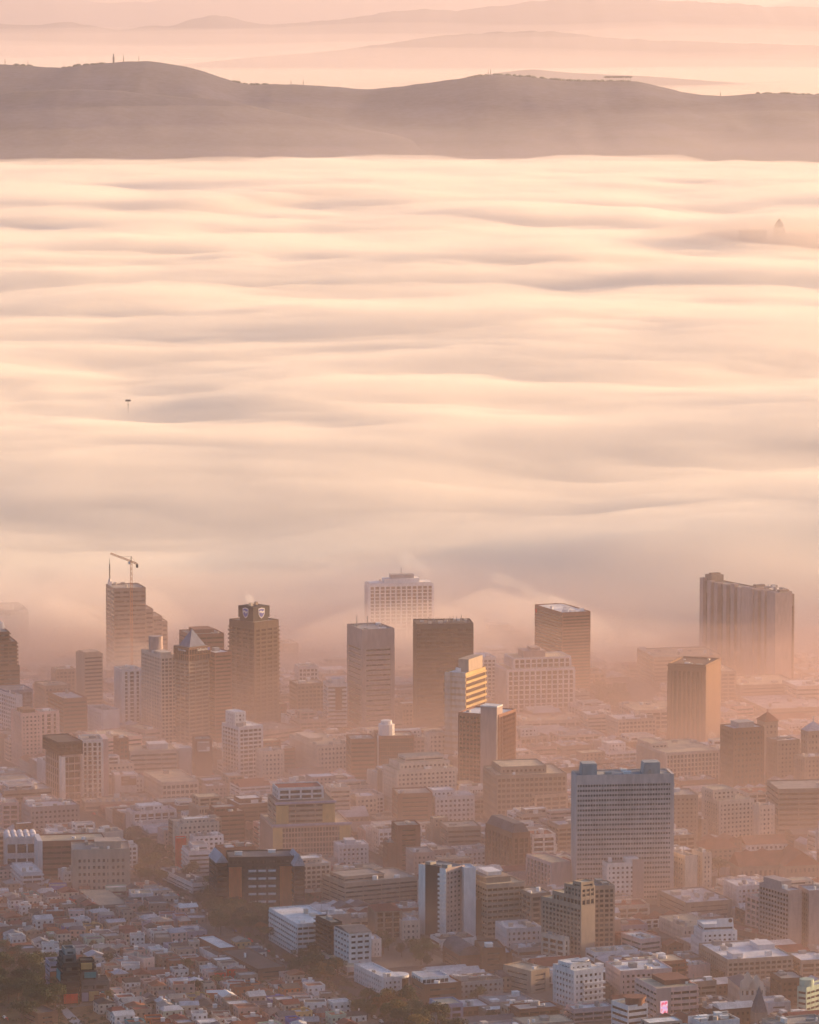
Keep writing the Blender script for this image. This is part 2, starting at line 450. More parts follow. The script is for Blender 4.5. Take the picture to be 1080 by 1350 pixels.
def clutter(root, x0, y0, x1, y1, z, n=3, seed=0, col=None):
    r = random.Random(seed)
    for i in range(n):
        w_, d_ = r.uniform(1.5, min(6, (x1 - x0) * .35)), r.uniform(1.5, min(6, (y1 - y0) * .35)); h_ = r.uniform(1.0, 3.0)
        x = r.uniform(x0 + 1, max(x0 + 1.1, x1 - w_ - 1)); y = r.uniform(y0 + 1, max(y0 + 1.1, y1 - d_ - 1))
        m = MB().box(0, 0, 0, w_, d_, h_)
        k = r.random()
        if k < .3: m = MB().prism(circle(0, 0, w_ * .35, 10), 0, h_)
        elif k < .6: m.box(-.2, -.2, h_, w_ + .2, d_ + .2, h_ + .2)
        o = m.build(('water_tank' if k < .3 else 'stair_head' if k < .6 else 'roof_unit'), WALL[col or r.choice(['white', 'grey', 'cream', 'white'])] if k < .75 else M_STEEL, root)
        o.location = (x, y, z + .1)

FOOT = []      # footprints taken: (cx, cy, half w, half d, angle, name, u0, u1, v visible bottom)
def span(xc, yc, yaw, k_u, left=False):
    """length along a face from the near corner until it reaches picture column k_u"""
    dc = yc * math.cos(rad(PITCH)) + CAMZ * math.sin(rad(PITCH)); k = (k_u - 540) / F
    s, c = math.sin(rad(yaw)), math.cos(rad(yaw))
    if left: return (k * dc - xc) / (-s - k * c * math.cos(rad(PITCH)))
    return (k * dc - xc) / (c - k * s * math.cos(rad(PITCH)))

def B(name, label, cat, uc, vt, vb, wl, wr, sty='grid', wall='beige', yaw=20, D=None, W=None, plant=(), tiers=(), vvis=None, group=None, nclut=2, z0=0, skip_main=False, **kw):
    """a building from its near vertical corner: columns and rows of the photograph give position, width, depth and height"""
    xc, yc = ground(uc, vb)
    W = W or span(xc, yc, yaw, uc + wr); D = D or span(xc, yc, yaw, uc - wl, True)
    H = height_at(xc, yc, vt)
    s, c = math.sin(rad(yaw)), math.cos(rad(yaw))
    cx, cy = xc + c * W / 2 - s * D / 2, yc + s * W / 2 + c * D / 2
    root = empty(name, cx, cy, 0, rad(yaw)); tag(root, label, cat, group)
    root['_'] = 0; del root['_']
    px = yc / F
    hw, hd = W / 2, D / 2
    if not skip_main: block(root, -hw, -hd, hw, hd, z0, H, sty, wall, **kw)
    def rect(q): return (-hw + q[0] * W, -hd + q[1] * D, -hw + q[2] * W, -hd + q[3] * D)
    z = H
    for t in tiers:      # (fx0, fy0, fx1, fy1, z above main roof in px, base z px, style, wall, roof)
        a = rect(t)
        block(root, *a, H + t[5] * px, H + t[4] * px, t[6] if len(t) > 6 else sty, t[7] if len(t) > 7 else wall, roof=t[8] if len(t) > 8 else kw.get('roof', 'gravel'), parapet=.8, cap=.8, gl=kw.get('gl'))
    for p in plant:
        a = rect(p); m = MB().box(a[0], a[1], H + .08, a[2], a[3], H + p[4] * px)
        m.box(a[0] - .3, a[1] - .3, H + p[4] * px, a[2] + .3, a[3] + .3, H + p[4] * px + .4)
        m.build('plant_room', WALL[p[5] if len(p) > 5 else wall], root)
    if nclut: clutter(root, -hw, -hd, hw, hd, H, nclut, int(uc * 7 + vb))
    FOOT.append((cx, cy, hw, hd, rad(yaw), name, uc - wl, uc + wr, vvis or vb))
    root2 = dict(root=root, W=W, D=D, H=H, hw=hw, hd=hd, px=px, xc=xc, yc=yc)
    return root2

# ---------------------------------------------------------------- the buildings one can single out
T = 'office_tower'; O = 'office_building'; A = 'apartment_block'
def on_right(b, fx, z, out=.0): return (-b['hw'] + fx * b['W'], -b['hd'] - out, z)
def on_left(b, fy, z, out=.0): return (-b['hw'] - out, -b['hd'] + fy * b['D'], z)

def panel(b, face, f0, f1, z0, z1, name, mat, out=.5, th=.4):
    W, D, hw, hd = b['W'], b['D'], b['hw'], b['hd']
    if face == 'R': m = MB().box(-hw + f0 * W, -hd - out, z0, -hw + f1 * W, -hd - out + th, z1)
    else: m = MB().box(-hw - out, -hd + f0 * D, z0, -hw - out + th, -hd + f1 * D, z1)
    return m.build(name, mat, b['root'])

def lettering(text, size, mat, parent, loc, rz=0.0, name='sign_lettering'):
    cu = bpy.data.curves.new(name, 'FONT'); cu.body = text; cu.size = size; cu.extrude = .12
    t = bpy.data.objects.new(name, cu); COL.objects.link(t)
    me = bpy.data.meshes.new_from_object(t.evaluated_get(bpy.context.evaluated_depsgraph_get()))
    bpy.data.objects.remove(t); me.materials.clear(); me.materials.append(mat)
    o = bpy.data.objects.new(name, me); COL.objects.link(o); o.parent = parent
    o.location = loc; o.rotation_euler = (rad(90), 0, rz)
    return o

def mast(root, x, y, z, h, r=.25, name='antenna'):
    return MB().bar((x, y, z), (x, y, z + h), r).build(name, M_STEEL, root)

# --- back row, half drowned in fog
b = B(T, 'tall stepped tower with a crane and a white mast rising out of the fog', 'tower', 151, 777, 905, 7, 42, 'band', 'taupe', yaw=16, fh=4.2, D=34, nclut=3, vvis=865)
r = b['root']; W, hw, hd, px, H = b['W'], b['hw'], b['hd'], b['px'], b['H']
for i, (a0, a1, v) in enumerate(((193, 203, 806), (203, 215, 816), (215, 222, 823))):
    xa, xb = -hw + (a0 - 151) / 42 * W, -hw + (a1 - 151) / 42 * W
    block(r, xa + .01, -hd + .6 + i * .5, xb, hd - .6 - i * 2.5, 0, height_at(b['xc'], b['yc'], v), 'band', 'taupe', fh=4.2)
MB().box(-hw + 1, hd - 7, H, -hw + 4, hd - 4, H + 4).prism(circle(-hw + 2.5, hd - 5.5, 1.3, 10), H + 4, H + 6.5).build('mast_base', WALL['white'], r)
MB().bar((-hw + 2.5, hd - 5.5, H + 6.5), (-hw + 2.5, hd - 5.5, H + 20), .4).bar((-hw + 2.5, hd - 5.5, H + 20), (-hw + 2.5, hd - 5.5, H + 25), .15).build('antenna', M_DARKM, r)

def lattice(mb, a, b_, wdt, n, r):
    a = np.array(a, float); b_ = np.array(b_, float); d = (b_ - a) / np.linalg.norm(b_ - a)
    u = np.cross(d, (0, 0, 1.0) if abs(d[2]) < .9 else (0, 1.0, 0)); u /= np.linalg.norm(u); v_ = np.cross(d, u)
    cs = [u * i * wdt + v_ * j * wdt for i, j in ((-1, -1), (1, -1), (1, 1), (-1, 1))]
    for c in cs: mb.bar(a + c, b_ + c, r)
    for k in range(n):
        p = a + (b_ - a) * k / n; q = a + (b_ - a) * (k + 1) / n
        for i in range(4):
            mb.bar(p + cs[i], q + cs[(i + 1) % 4], r * .6)

def crane(u, vb, vt, Y, j0, j1, label, jz=0):
    x, y = (u - 540) / F * (Y * 1.005 + 60), Y
    z1 = height_at(x, y, vt); z0 = 0
    root = empty('tower_crane', x, y, 0); tag(root, label, 'crane', 'tower cranes')
    m = MB(); lattice(m, (0, 0, z0), (0, 0, z1), .8, 26, .16); m.build('mast', M_ORANGEM, root)
    k = Y / F
    m = MB(); lattice(m, ((j0[0] - u) * k, 0, z1 + (vt - j0[1]) * k), (0, 0, z1), .6, 14, .14); m.build('jib', M_ORANGEM, root)
    m = MB(); lattice(m, ((j1[0] - u) * k, 0, z1 + (vt - j1[1]) * k), (0, 0, z1), .6, 5, .14); m.build('counter_jib', M_ORANGEM, root)
    MB().box((j1[0] - u) * k - 1.5, -1, z1 + (vt - j1[1]) * k - 3, (j1[0] - u) * k + .5, 1, z1 + (vt - j1[1]) * k).build('counterweight', M_DARKM, root)
    MB().box(-2.6, -1, z1 - 2.6, -.9, 1, z1 - .3).build('cab', M_WHITEP, root)
    MB().bar((0, 0, z1), (0, 0, z1 + 4.5), .3).bar((0, 0, z1 + 4.4), ((j0[0] - u) * k * .6, 0, z1 + (vt - j0[1]) * k * .6), .07).bar((0, 0, z1 + 4.4), ((j1[0] - u) * k * .9, 0, z1 + (vt - j1[1]) * k * .9), .07).build('tie_bars', M_DARKM, root)
    return root
crane(177.5, 905, 740, 4105, (150, 729.5), (186, 744), 'orange tower crane standing against the stepped tower in the fog')
crane(-30, 905, 792, 4330, (18, 799), (-60, 792), 'faint crane whose jib enters from the left edge above the fog')
if 0: crane(352, 905, 802, 4380, (300, 786), (366, 806), 'faint crane jib in the fog behind the dark tower with shields')

b = B(T, 'pale office slab barely showing through the fog at the left edge', 'tower', 6, 806, 880, 12, 32, 'grid', 'grey', yaw=14, vvis=840)
b = B(T, 'white pillared slab tower with a domed roof house sunk in the fog', 'tower', 487, 772, 876, 7, 84, 'piers', 'white', yaw=10, D=24, vvis=815, fh=3.4,
      plant=((.02, .1, .98, .9, 2), (.25, .2, .8, .8, 7), (.36, .3, .72, .7, 12, 'grey')), nclut=6)
mast(b['root'], 2, 0, b['H'] + 8, 7)
b = B('stadium', 'tiered drum shaped hall ghosting through the fog in front of the bay', 'arena', 640, 842, 874, 4, 60, 'band', 'grey', yaw=8, D=38, vvis=850, plant=((.05, .1, .75, .9, 9), (.1, .2, .55, .8, 16)))
b = B(O, 'low office slab with a flat roof dissolving in fog right of the shield tower', 'office building', 384, 862, 886, 6, 26, 'grid', 'grey', yaw=20)
b = B(O, 'grey block with broken roofline fading into fog behind the shield tower', 'office building', 374, 850, 890, 4, 20, 'grid', 'taupe', yaw=20, D=25)

# --- left group
b = B(T, 'brown tower with a stepped dome cut off by the left edge', 'tower', -10, 880, 975, 18, 37, 'band', 'brown', yaw=15, vvis=908, fh=3.6, cap=2,
      tiers=((.05, .05, .93, .9, 32, 0, 'ledge', 'brown'), (.12, .15, .72, .8, 44, 32.3, 'ledge', 'maroon' if False else 'brown')))
MB().prism(circle(-1, 0, 7, 14), b['H'] + 44 * b['px'] + .2, b['H'] + 52 * b['px'], circle(-1, 0, 5.5, 14)).cone(circle(-1, 0, 5.5, 14), b['H'] + 52 * b['px'], (-1, 0, b['H'] + 58 * b['px'])).build('dome', WALL['blueglass'], b['root'])
b = B(T, 'slim pale tower with a flaring ribbed right side at the fog edge', 'tower', 112, 864, 945, 11, 24, 'band', 'sand', yaw=24, vvis=920, blank='L', fh=3.4, gl=G_BRONZE, plant=((.1, .1, .9, .9, 3),))
b = B(O, 'low pink block dissolving in fog left of the slim ribbed tower', 'office building', 74, 884, 930, 6, 26, 'grid', 'taupe', yaw=20)
b = B(T, 'tower striped with white vertical fins beside the dotted apartment block', 'tower', 162, 884, 968, 10, 25, dict(STY['fins'], bay=5.5, pw=2.2), 'white', yaw=22, fh=3.3, vvis=960)
b = B(A, 'tall block dotted with rows of small white balconies left of the pyramid roof', 'apartment block', 213, 866, 982, 26, 20, 'grid', 'cream', yaw=26, gl=G_BRONZE, fh=3.2, plant=((.2, .1, .8, .5, 4),))
MB().prism(circle(0, 6, 6, 16), b['H'], b['H'] + 14).build('lift_tower', WALL['mauve'], b['root'])
b = B(T, 'brown tower crowned by a blue glass pyramid roof', 'tower', 250, 874, 988, 18, 26, dict(STY['ledge'], so=.6), 'taupe', yaw=42, fh=3.3, gl=G_BRONZE, cap=.6, roof='dark')
r, H, hw, hd, px = b['root'], b['H'], b['hw'], b['hd'], b['px']
block(r, -hw - 1, -hd - 1, hw + 1, hd + 1, H + 1.1, H + 20 * px, 'glass', 'brown', gl=G_BLACK, fh=5, parapet=.4)
q = [(-hw, -hd), (hw, -hd), (hw, hd), (-hw, hd)]
MB().cone([(x * .8, y * .8) for x, y in q], H + 20 * px + .5, (0, 0, H + 43 * px)).build('pyramid_roof', WALL['blueglass'], r)
lettering('Safmarine', 3.2, M_WHITEP, r, (-hw + 8, -hd - 1.3, H + 15 * px))
MB().box(hw - 2.4, -hd - 1.5, H + 14.8 * px, hw - .2, -hd - 1.2, H + 18.4 * px).build('sign_emblem', WALL['blue'], r)
lettering('Safmarine', 2.6, M_WHITEP, r, (-hw - 1.3, -hd + 13, H + 15 * px), rad(-90))
b = B(T, 'plain brown wing with ribbon windows between the pyramid tower and the shield tower', 'tower', 284, 862, 985, 14, 22, 'band', 'rust', yaw=30, fh=3.3, gl=G_BRONZE, roof='white')
b = B(T, 'flat topped brown tower half hidden behind the pyramid roof', 'tower', 250, 838, 952, 13, 46, 'band', 'rust', yaw=18, fh=4, gl=G_BRONZE, plant=((.25, .3, .8, .9, 5),), vvis=870)

b = B(T, 'dark tower with balconied corners and shield emblems on its roof cube', 'tower', 336, 822, 962, 33, 32, dict(STY['ledge'], so=.9, win=.6, bay=8, pw=2.2, po=.1), 'darkbrown', yaw=44, gl=G_BRONZE, fh=3.6, cap=5, roof='gravel')
r, H, hw, hd, px = b['root'], b['H'], b['hw'], b['hd'], b['px']
cs = 9.6 ; ch = 20 * px
MB().box(-cs + 1, -cs + 1, H, cs - 1, cs - 1, H + 3).box(-cs, -cs, H + 3, cs, cs, H + ch).build('roof_cube', WALL['charcoal'], r)
sh = [(-3.6, 3.9), (0, 4.6), (3.6, 3.9), (3.6, -.6), (2.4, -3.0), (0, -4.8), (-2.4, -3.0), (-3.6, -.6)]
def shield(root, fx, ang, cx, cy, cz):
    for sc_, off, mt, nm in ((1.0, 0, WALL['bluewhite'], 'shield_emblem'), (.8, .12, WALL['blue'], 'shield_field')):
        k = len(sh); v_ = [(x * sc_, -off - .25, z * sc_) for x, z in sh] + [(x * sc_, 0, z * sc_) for x, z in sh]
        f_ = [tuple(range(k - 1, -1, -1)), tuple(range(k, 2 * k))] + [(i, (i + 1) % k, k + (i + 1) % k, k + i) for i in range(k)]
        o = mesh_obj(nm, v_, f_, mt, root); o.location = (cx, cy, cz); o.rotation_euler = (0, 0, ang)
    pts = [(-2.7, 1.6), (-.8, 2.3), (.9, 1.2), (2.7, 1.9), (2.7, .4), (.8, -.4), (-.9, .7), (-2.7, 0)]
    k = 8; v_ = [(x, -.55, z) for x, z in pts] + [(x, 0, z) for x, z in pts]
    f_ = [(0, 7, 6, 1), (1, 6, 5, 2), (2, 5, 4, 3)] + [(i, (i + 1) % k, k + (i + 1) % k, k + i) for i in range(k)]
    o = mesh_obj('shield_flag', v_, f_, WALL['bluewhite'], root); o.location = (cx, cy, cz); o.rotation_euler = (0, 0, ang)
shield(r, 0, 0, 0, -cs, H + ch * .56)
shield(r, 0, rad(-90), -cs, 0, H + ch * .56)
for i, (x, y) in enumerate(((-5, -2), (-1, 3), (3, 1), (6, 4))):
    MB().box(x, y, H + ch, x + 2.5, y + 2.5, H + ch + 2).build('roof_unit', WALL['sand'], r)
b = B(O, 'low dark podium with a light parapet at the foot of the shield tower', 'office building', 346, 966, 985, 40, 52, 'band', 'mauve', yaw=40, nclut=4)

# --- centre
b = B(T, 'mauve tower with a blank crown and slit windows between broad corners', 'tower', 478, 832, 968, 20, 42, 'slit', 'mauve', yaw=20, gl=G_BLACK, fh=4.4, cap=15, roof='grey', nclut=5, parapet=1.3)
mast(b['root'], -b['hw'] + 4, 6, b['H'], 10); mast(b['root'], 0, 8, b['H'], 9)
block(b['root'], -b['hw'] - 4, -b['hd'] - 6, b['hw'] + 6, -b['hd'] - .8, 0, 10, 'band', 'mauve')
b = B(T, 'widest black glass slab tower in the middle of the skyline', 'tower', 549, 824, 968, 6, 75, dict(STY['glass'], win=.62, bay=1.9, pw=.4), 'charcoal', yaw=5, gl=G_BLACK, fh=3.6, cap=3, D=32, nclut=8, roof='dark')
for x in (-12, 6, 9, 12, 16): mast(b['root'], x, 3, b['H'], 5 + x % 3)
b = B(T, 'cream tower with a grooved blank side and sunlit yellow ribs', 'tower', 614, 889, 1012, 27, 26, dict(STY['ledge'], so=.9, bay=99), 'yellow', yaw=66, gl=G_BRONZE, fh=5.0, roof='white', blank='L', cap=2, vvis=1000, nclut=2,
      plant=((.25, .1, .95, .6, 17, 'sand'),))
r = b['root']
MB().box(-b['hw'] - .9, -b['hd'] - .1, .1, -b['hw'] - .65, -b['hd'] + b['D'] * .68, b['H'] + 1.2).build('side_wall', WALL['cream'], r)
MB().box(-b['hw'] - .9, -b['hd'] + b['D'] * .72, .1, -b['hw'] - .65, b['hd'] + .1, b['H'] + 1.2).build('side_wall', WALL['cream'], r)
b = B(T, 'brown slab with a pale stair tower at its sunlit corner', 'tower', 657, 944, 1062, 52, 22, dict(STY['fins'], bay=3, pw=.4, win=.5), 'rust', yaw=66, gl=G_BLACK, fh=3.4, roof='white', vvis=1040, nclut=3)
r, hw, hd, H = b['root'], b['hw'], b['hd'], b['H']
MB().box(-hw - 2.5, -hd + .3, 0, -hw + 9, -hd + b['D'] * .42, H + 7).build('stair_tower', WALL['mauve'], r)
MB().box(-hw - 2.8, -hd + 0, H + 7, -hw + 9.3, -hd + b['D'] * .42 + .3, H + 8).build('stair_tower_cap', WALL['white'], r)
b = B(T, 'reddish glass box tower with steam blowing off its white roof', 'tower', 741, 809, 925, 36, 37, dict(STY['glass'], win=.5, bay=99), 'rust', yaw=22, gl=G_BRONZE, fh=2.9, cap=2, roof='white', nclut=5, vvis=905)
MB().box(-b['hw'] - .4, b['hd'] - 5, b['H'] - 6, -b['hw'] - .1, b['hd'] - 1.5, b['H'] - 3).build('sign_emblem', WALL['red'], b['root'])
b = B('hotel', 'broad hotel with a grid of white pillars and a stepped crown', 'hotel', 669, 884, 948, 24, 88, 'piers', 'bluewhite', yaw=14, gl=G_BRONZE, fh=4, roof='sand', vvis=940, D=40,
      tiers=((.12, .15, .97, .9, 14, .6, 'piers', 'bluewhite'),), plant=((.3, .3, .62, .8, 22, 'mauve'), (.42, .35, .55, .7, 26, 'mauve')))
b = B(O, 'curved white roofed block squeezed behind the cream ribbed tower', 'office building', 632, 868, 935, 5, 22, 'grid', 'white', yaw=15, D=30, roof='white', vvis=885)

# --- right skyline
b = B(T, 'long pale slab of tall vertical bays standing in mist at the right', 'tower', 1026, 786, 908, 103, 20, dict(win=.8, bay=3.2, pw=.6, po=.3, so=-.2), 'taupe', yaw=30, gl=G_BRONZE, fh=3.4, cap=10, roof='sand', nclut=0, vvis=880)
r, hw, hd, H, D = b['root'], b['hw'], b['hd'], b['H'], b['D']
for i in range(10):       # tall blank shafts between the bays
    y = -hd + D * (i + .3) / 10
    MB().box(-hw - 3.2 - (i % 3 == 1) * 1.2, y, 0, -hw + 2, y + D * .045, H + 2.2 + (i in (0, 1, 5, 9)) * 1.6).build('shaft', WALL['mauve'], r)
for y0_, y1_ in ((-hd - 1, -hd + D * .1), (-hd + D * .28, -hd + D * .42)):
    MB().box(-hw - 4.6, y0_, 0, hw - 3, y1_, H + 3.2).build('core', WALL['mauve'], r)
for fy, hh in ((.92, 7), (.35, 4), (.05, 3.5)):
    m = MB().box(-hw + 1.5, -hd + D * fy - 6, H, hw - 2, -hd + D * fy + 5, H + hh); m.box(-hw + 3, -hd + D * fy - 4, H + hh, hw - 4, -hd + D * fy + 1, H + hh + 1.6)
    m.build('plant_room', WALL['taupe'], r)
clutter(r, -hw, -hd, hw, -hd + D * .3, H + 4, 8, 5)
b = B(T, 'flat topped tower of dark vertical slots left of the brick tower', 'tower', 929, 880, 988, 48, 19, dict(win=.95, bay=3.9, pw=1.5, po=.9, so=-.3), 'brown', yaw=70, gl=G_BRONZE, fh=3.6, cap=4, blank='R', roof='white', nclut=5, parapet=2.2, corner=2.4)
MB().box(-b['hw'] - 1.5, -b['hd'] - 1.2, b['H'] - .2, b['hw'] + 1, b['hd'] + 1, b['H'] + .9).build('cornice', WALL['brown'], b['root'])
b = B(T, 'dark brick tower with white framed windows and a grey roof house', 'tower', 966, 962, 1058, 17, 41, 'punch', 'brown', yaw=22, fh=4.2, roof='bluetin', nclut=3,
      plant=((.25, .2, .75, .8, 7, 'grey'),), vvis=1045)
b = B(T, 'square tower with a pointed red tiled roof behind the brick tower', 'tower', 1008, 953, 1030, 6, 17, 'punch', 'taupe', yaw=22, D=14, fh=4.5, nclut=0, roof='tile', vvis=1000)
MB().cone([(-b['hw'] - 1, -b['hd'] - 1), (b['hw'] + 1, -b['hd'] - 1), (b['hw'] + 1, b['hd'] + 1), (-b['hw'] - 1, b['hd'] + 1)], b['H'] + 1.02, (0, 0, b['H'] + 8)).bar((0, 0, b['H'] + 7), (0, 0, b['H'] + 10), .2).build('roof', ROOF['tile'], b['root'])
b = B(O, 'pinkish office block with a white cornice right of the dark brick tower', 'office building', 1024, 978, 1050, 14, 30, 'punch', 'taupe', yaw=22, roof='white', nclut=4, vvis=1030)
b = B(T, 'stone tower with a low pyramid roof and finial near the right edge', 'tower', 1064, 966, 1052, 9, 24, 'punch', 'taupe', yaw=22, fh=4.5, nclut=0, vvis=1010)
MB().cone([(-b['hw'], -b['hd']), (b['hw'], -b['hd']), (b['hw'], b['hd']), (-b['hw'], b['hd'])], b['H'] + 1.1, (0, 0, b['H'] + 8)).bar((0, 0, b['H'] + 7), (0, 0, b['H'] + 12), .25).build('roof', ROOF['bluetin'], b['root'])
b = B(O, 'stone office block forming the base of the pointed tower at the right edge', 'office building', 1060, 1000, 1062, 14, 34, 'punch', 'taupe', yaw=22, vvis=1045)
b = B(O, 'long pale building with fine vertical ribs below the slotted tower', 'office building', 878, 994, 1048, 38, 70, dict(STY['fins'], bay=3, pw=1.1), 'cream', yaw=20, gl=G_BRONZE, roof='sand', vvis=1030, tiers=((.0, .5, .3, 1, 5, .3, 'grid', 'cream'), ))
b = B(T, 'wide grey slab tower with fine mullions and two roof houses', 'tower', 760, 1024, 1188, 13, 124, dict(win=.46, bay=1.9, pw=.5, po=.5, so=.4), 'greyblue', yaw=7, gl=G_DARK, fh=3.45, cap=5, blank='L', roof='grey', nclut=4, D=22, vvis=1180)
r, hw, hd, H = b['root'], b['hw'], b['hd'], b['H']
for x0_, x1_ in ((-hw + 4, -hw + 15), (hw - 19, hw - 7)):
    m = MB().prism([(x0_, -6), (x1_, -6), (x1_, 7), (x0_, 7)], H, H + 8, [(x0_ + 1, -5), (x1_, -5), (x1_, 7), (x0_ + 1, 7)])
    m.box(x0_ + 1, -7, H + 1, x0_ + 4, -6, H + 7); m.build('plant_room', WALL['grey'], r)
MB().box(hw + .1, -hd - .5, 0, hw + 2, hd + .2, H + .7).build('side_wall', WALL['greyblue'], r)
b = B(A, 'white gridded apartment tower with a boxy penthouse and lit roofs', 'apartment block', 948, 1058, 1118, 23, 46, 'punch', 'cream', yaw=24, fh=3.3, gl=G_BRONZE, roof='sand',
      tiers=((.0, .35, .62, 1, 13, .6, 'punch', 'cream'),), vvis=1110)
b = B(O, 'small white office with steaming roof vents beside the gridded apartment tower', 'office building', 1000, 1064, 1120, 7, 21, 'punch', 'cream', yaw=22, fh=3.6, nclut=4, vvis=1098)
b = B(O, 'massive brown office with wavy light bands at the right edge', 'office building', 1026, 1042, 1112, 7, 80, dict(STY['band'], so=.5), 'taupe', yaw=8, gl=G_BRONZE, fh=3.9, D=40, vvis=1100)
b = B(O, 'beige office with rows of small windows right of the wide grey slab', 'office building', 886, 1050, 1122, 4, 34, 'punch', 'taupe', yaw=10, gl=G_BRONZE, fh=3.3, D=28, vvis=1100)
b = B(O, 'small brown block with two dark windows next to the white gridded tower', 'office building', 925, 1082, 1120, 12, 8, 'punch', 'taupe', yaw=24, vvis=1108)

def pitched(name, label, cat, uc, ve, vr, vb, wl, wr, wall, roof, axis='x', yaw=20, D=None, sty='punch', over=.6, hip=0, gl=None, fh=3.6, vvis=None):
    """a building with eaves at row ve and a ridge at row vr"""
    b = B(name, label, cat, uc, ve, vb, wl, wr, sty, wall, yaw=yaw, D=D, parapet=0, nclut=0, cap=.6, fh=fh, gl=gl, vvis=vvis)
    z1 = b['H'] + .15; rise = max(2.0, (ve - vr) * b['px'] * .75)
    MB().gable(-b['hw'], -b['hd'], b['hw'], b['hd'], z1, z1 + rise, axis, over, hip).build('pitched_roof', ROOF[roof], b['root'])
    return b
b = pitched('civic_building', 'white arcaded building with a red tiled roof behind the church', 'building', 984, 1114, 1103, 1130, 12, 54, 'white', 'tile', yaw=12, fh=3.4, D=26)
b = pitched('church', 'long stone church with a steep red roof among trees', 'church', 975, 1143, 1121, 1164, 14, 62, 'taupe', 'tile', yaw=14, D=22, fh=8)
b = pitched('church_hall', 'brown stone hall with a red roof right of the long church', 'church', 1035, 1142, 1118, 1166, 10, 46, 'taupe', 'tile', 'y', yaw=14, D=30, fh=8)
b = pitched('school', 'brown building with a red hipped roof below the white gridded tower', 'building', 928, 1120, 1106, 1145, 10, 44, 'taupe', 'tile', yaw=14, D=20, hip=6)
b = B(A, 'pair of cream slabs with square windows right of the wide grey tower', 'apartment block', 903, 1130, 1182, 22, 16, 'punch', 'cream', yaw=26, fh=3.3, blank='R', vvis=1172)
b = B(A, 'narrow cream apartment slab behind the dome left of the church trees', 'apartment block', 926, 1126, 1178, 4, 12, 'punch', 'cream', yaw=24, D=16, fh=3.3)
b = B(A, 'white balconied block with a blank side in front of the wide grey slab', 'apartment block', 800, 1140, 1192, 6, 48, 'punch', 'white', yaw=12, fh=3.3, D=18, vvis=1186, plant=((.55, .2, .9, .8, 5, 'white'),))
MB().box(b['hw'] - b['W'] * .3, -b['hd'] - .5, 0, b['hw'] + .2, -b['hd'] - .2, b['H'] + 3).build('side_wall', WALL['mauve'], b['root'])

# --- middle distance, left to centre
b = B(T, 'pink stone twin block with dark louvred tops at the left', 'office building', 29, 942, 1012, 14, 26, 'punch', 'palepink', yaw=24, gl=G_BRONZE, fh=3.4, vvis=1005, plant=((.2, .2, .8, .8, 4, 'brown'),))
b = B(T, 'pink stone block with three dark vertical strips behind the glass fronted office', 'office building', 52, 940, 1010, 10, 26, dict(STY['fins'], bay=6, pw=2.6), 'palepink', yaw=24, gl=G_BLACK, fh=3.4, vvis=1000)
b = B(O, 'bluish glass office with a slanted canopy at the left edge', 'office building', 8, 912, 985, 12, 36, 'glass', 'blueglass', yaw=20, gl=G_BLUE, vvis=930)
b = B(O, 'white painted gable wall building tucked in at the left edge', 'office building', 22, 918, 990, 22, 8, 'grid', 'bluewhite', yaw=30, blank='R', vvis=960)
b = B(O, 'brown office with a sunken white rimmed roof left of centre', 'office building', 84, 923, 978, 20, 31, 'band', 'rust', yaw=22, gl=G_BRONZE, roof='tin', vvis=958, parapet=1.4)
b = B(O, 'flat pale building with a paved roof behind the white rimmed roof', 'office building', 60, 906, 950, 14, 34, 'grid', 'taupe', yaw=22, roof='sand')
b = B(A, 'white dotted apartment slab with a bluish blank end', 'apartment block', 136, 938, 990, 20, 22, 'punch', 'bluewhite', yaw=28, blank='R', vvis=975)
b = B(O, 'long low office with a pale flat roof before the pyramid tower', 'office building', 192, 964, 1000, 26, 20, 'band', 'mauve', yaw=35, roof='sand', vvis=985)
b = B(O, 'narrow red brown block between pale offices left of centre', 'office building', 158, 975, 1030, 8, 12, 'grid', 'rust', yaw=24, vvis=1010)
b = B(O, 'flat pink hall with skylights behind the white striped office', 'office building', 138, 975, 1020, 30, 50, 'band', 'palepink', yaw=30, roof='sand', vvis=1000, nclut=6)
b = B(O, 'dark glass fronted office framed by white lines and a black top storey', 'office building', 83, 996, 1066, 22, 24, dict(win=.8, bay=5.5, pw=.4, po=.2, so=.1), 'mauve', yaw=22, gl=G_BLACK, fh=6, vvis=1058, roof='dark',
      tiers=((-.25, -.02, 1.1, .9, 17, .6, 'glass', 'charcoal'),))
MB().box(-b['hw'] - 1.2, -b['hd'] - 1.2, 0, -b['hw'] + 2, -b['hd'] + 5, b['H'] - 1).build('corner_pier', WALL['white'], b['root'])
b = B(O, 'office striped with close white vertical fins and a pale blank flank', 'office building', 109, 977, 1058, 3, 27, dict(STY['fins'], bay=3.6, pw=1.5), 'white', yaw=10, gl=G_BLACK, fh=3.6, D=26, vvis=1045)
MB().box(b['hw'] + .1, -b['hd'] - .3, 0, b['hw'] + 4.5, b['hd'], b['H'] + 1).build('side_wall', WALL['palepink'], b['root'])
b = B(O, 'white block carrying a large printed billboard on its front', 'office building', 152, 1023, 1052, 7, 29, 'grid', 'white', yaw=12, blank='LR', D=16, roof='white', nclut=2)
f = panel(b, 'R', .28, .96, b['H'] - 13 * b['px'], b['H'] - 1 * b['px'], 'billboard', WALL['brown'], .75, .3)
panel(b, 'R', .36, .62, b['H'] - 5.5 * b['px'], b['H'] - 2.2 * b['px'], 'billboard_print', WALL['sand'], .85, .1)
panel(b, 'R', .30, .55, b['H'] - 9.5 * b['px'], b['H'] - 7.5 * b['px'], 'billboard_print', WALL['mauve'], .85, .1)
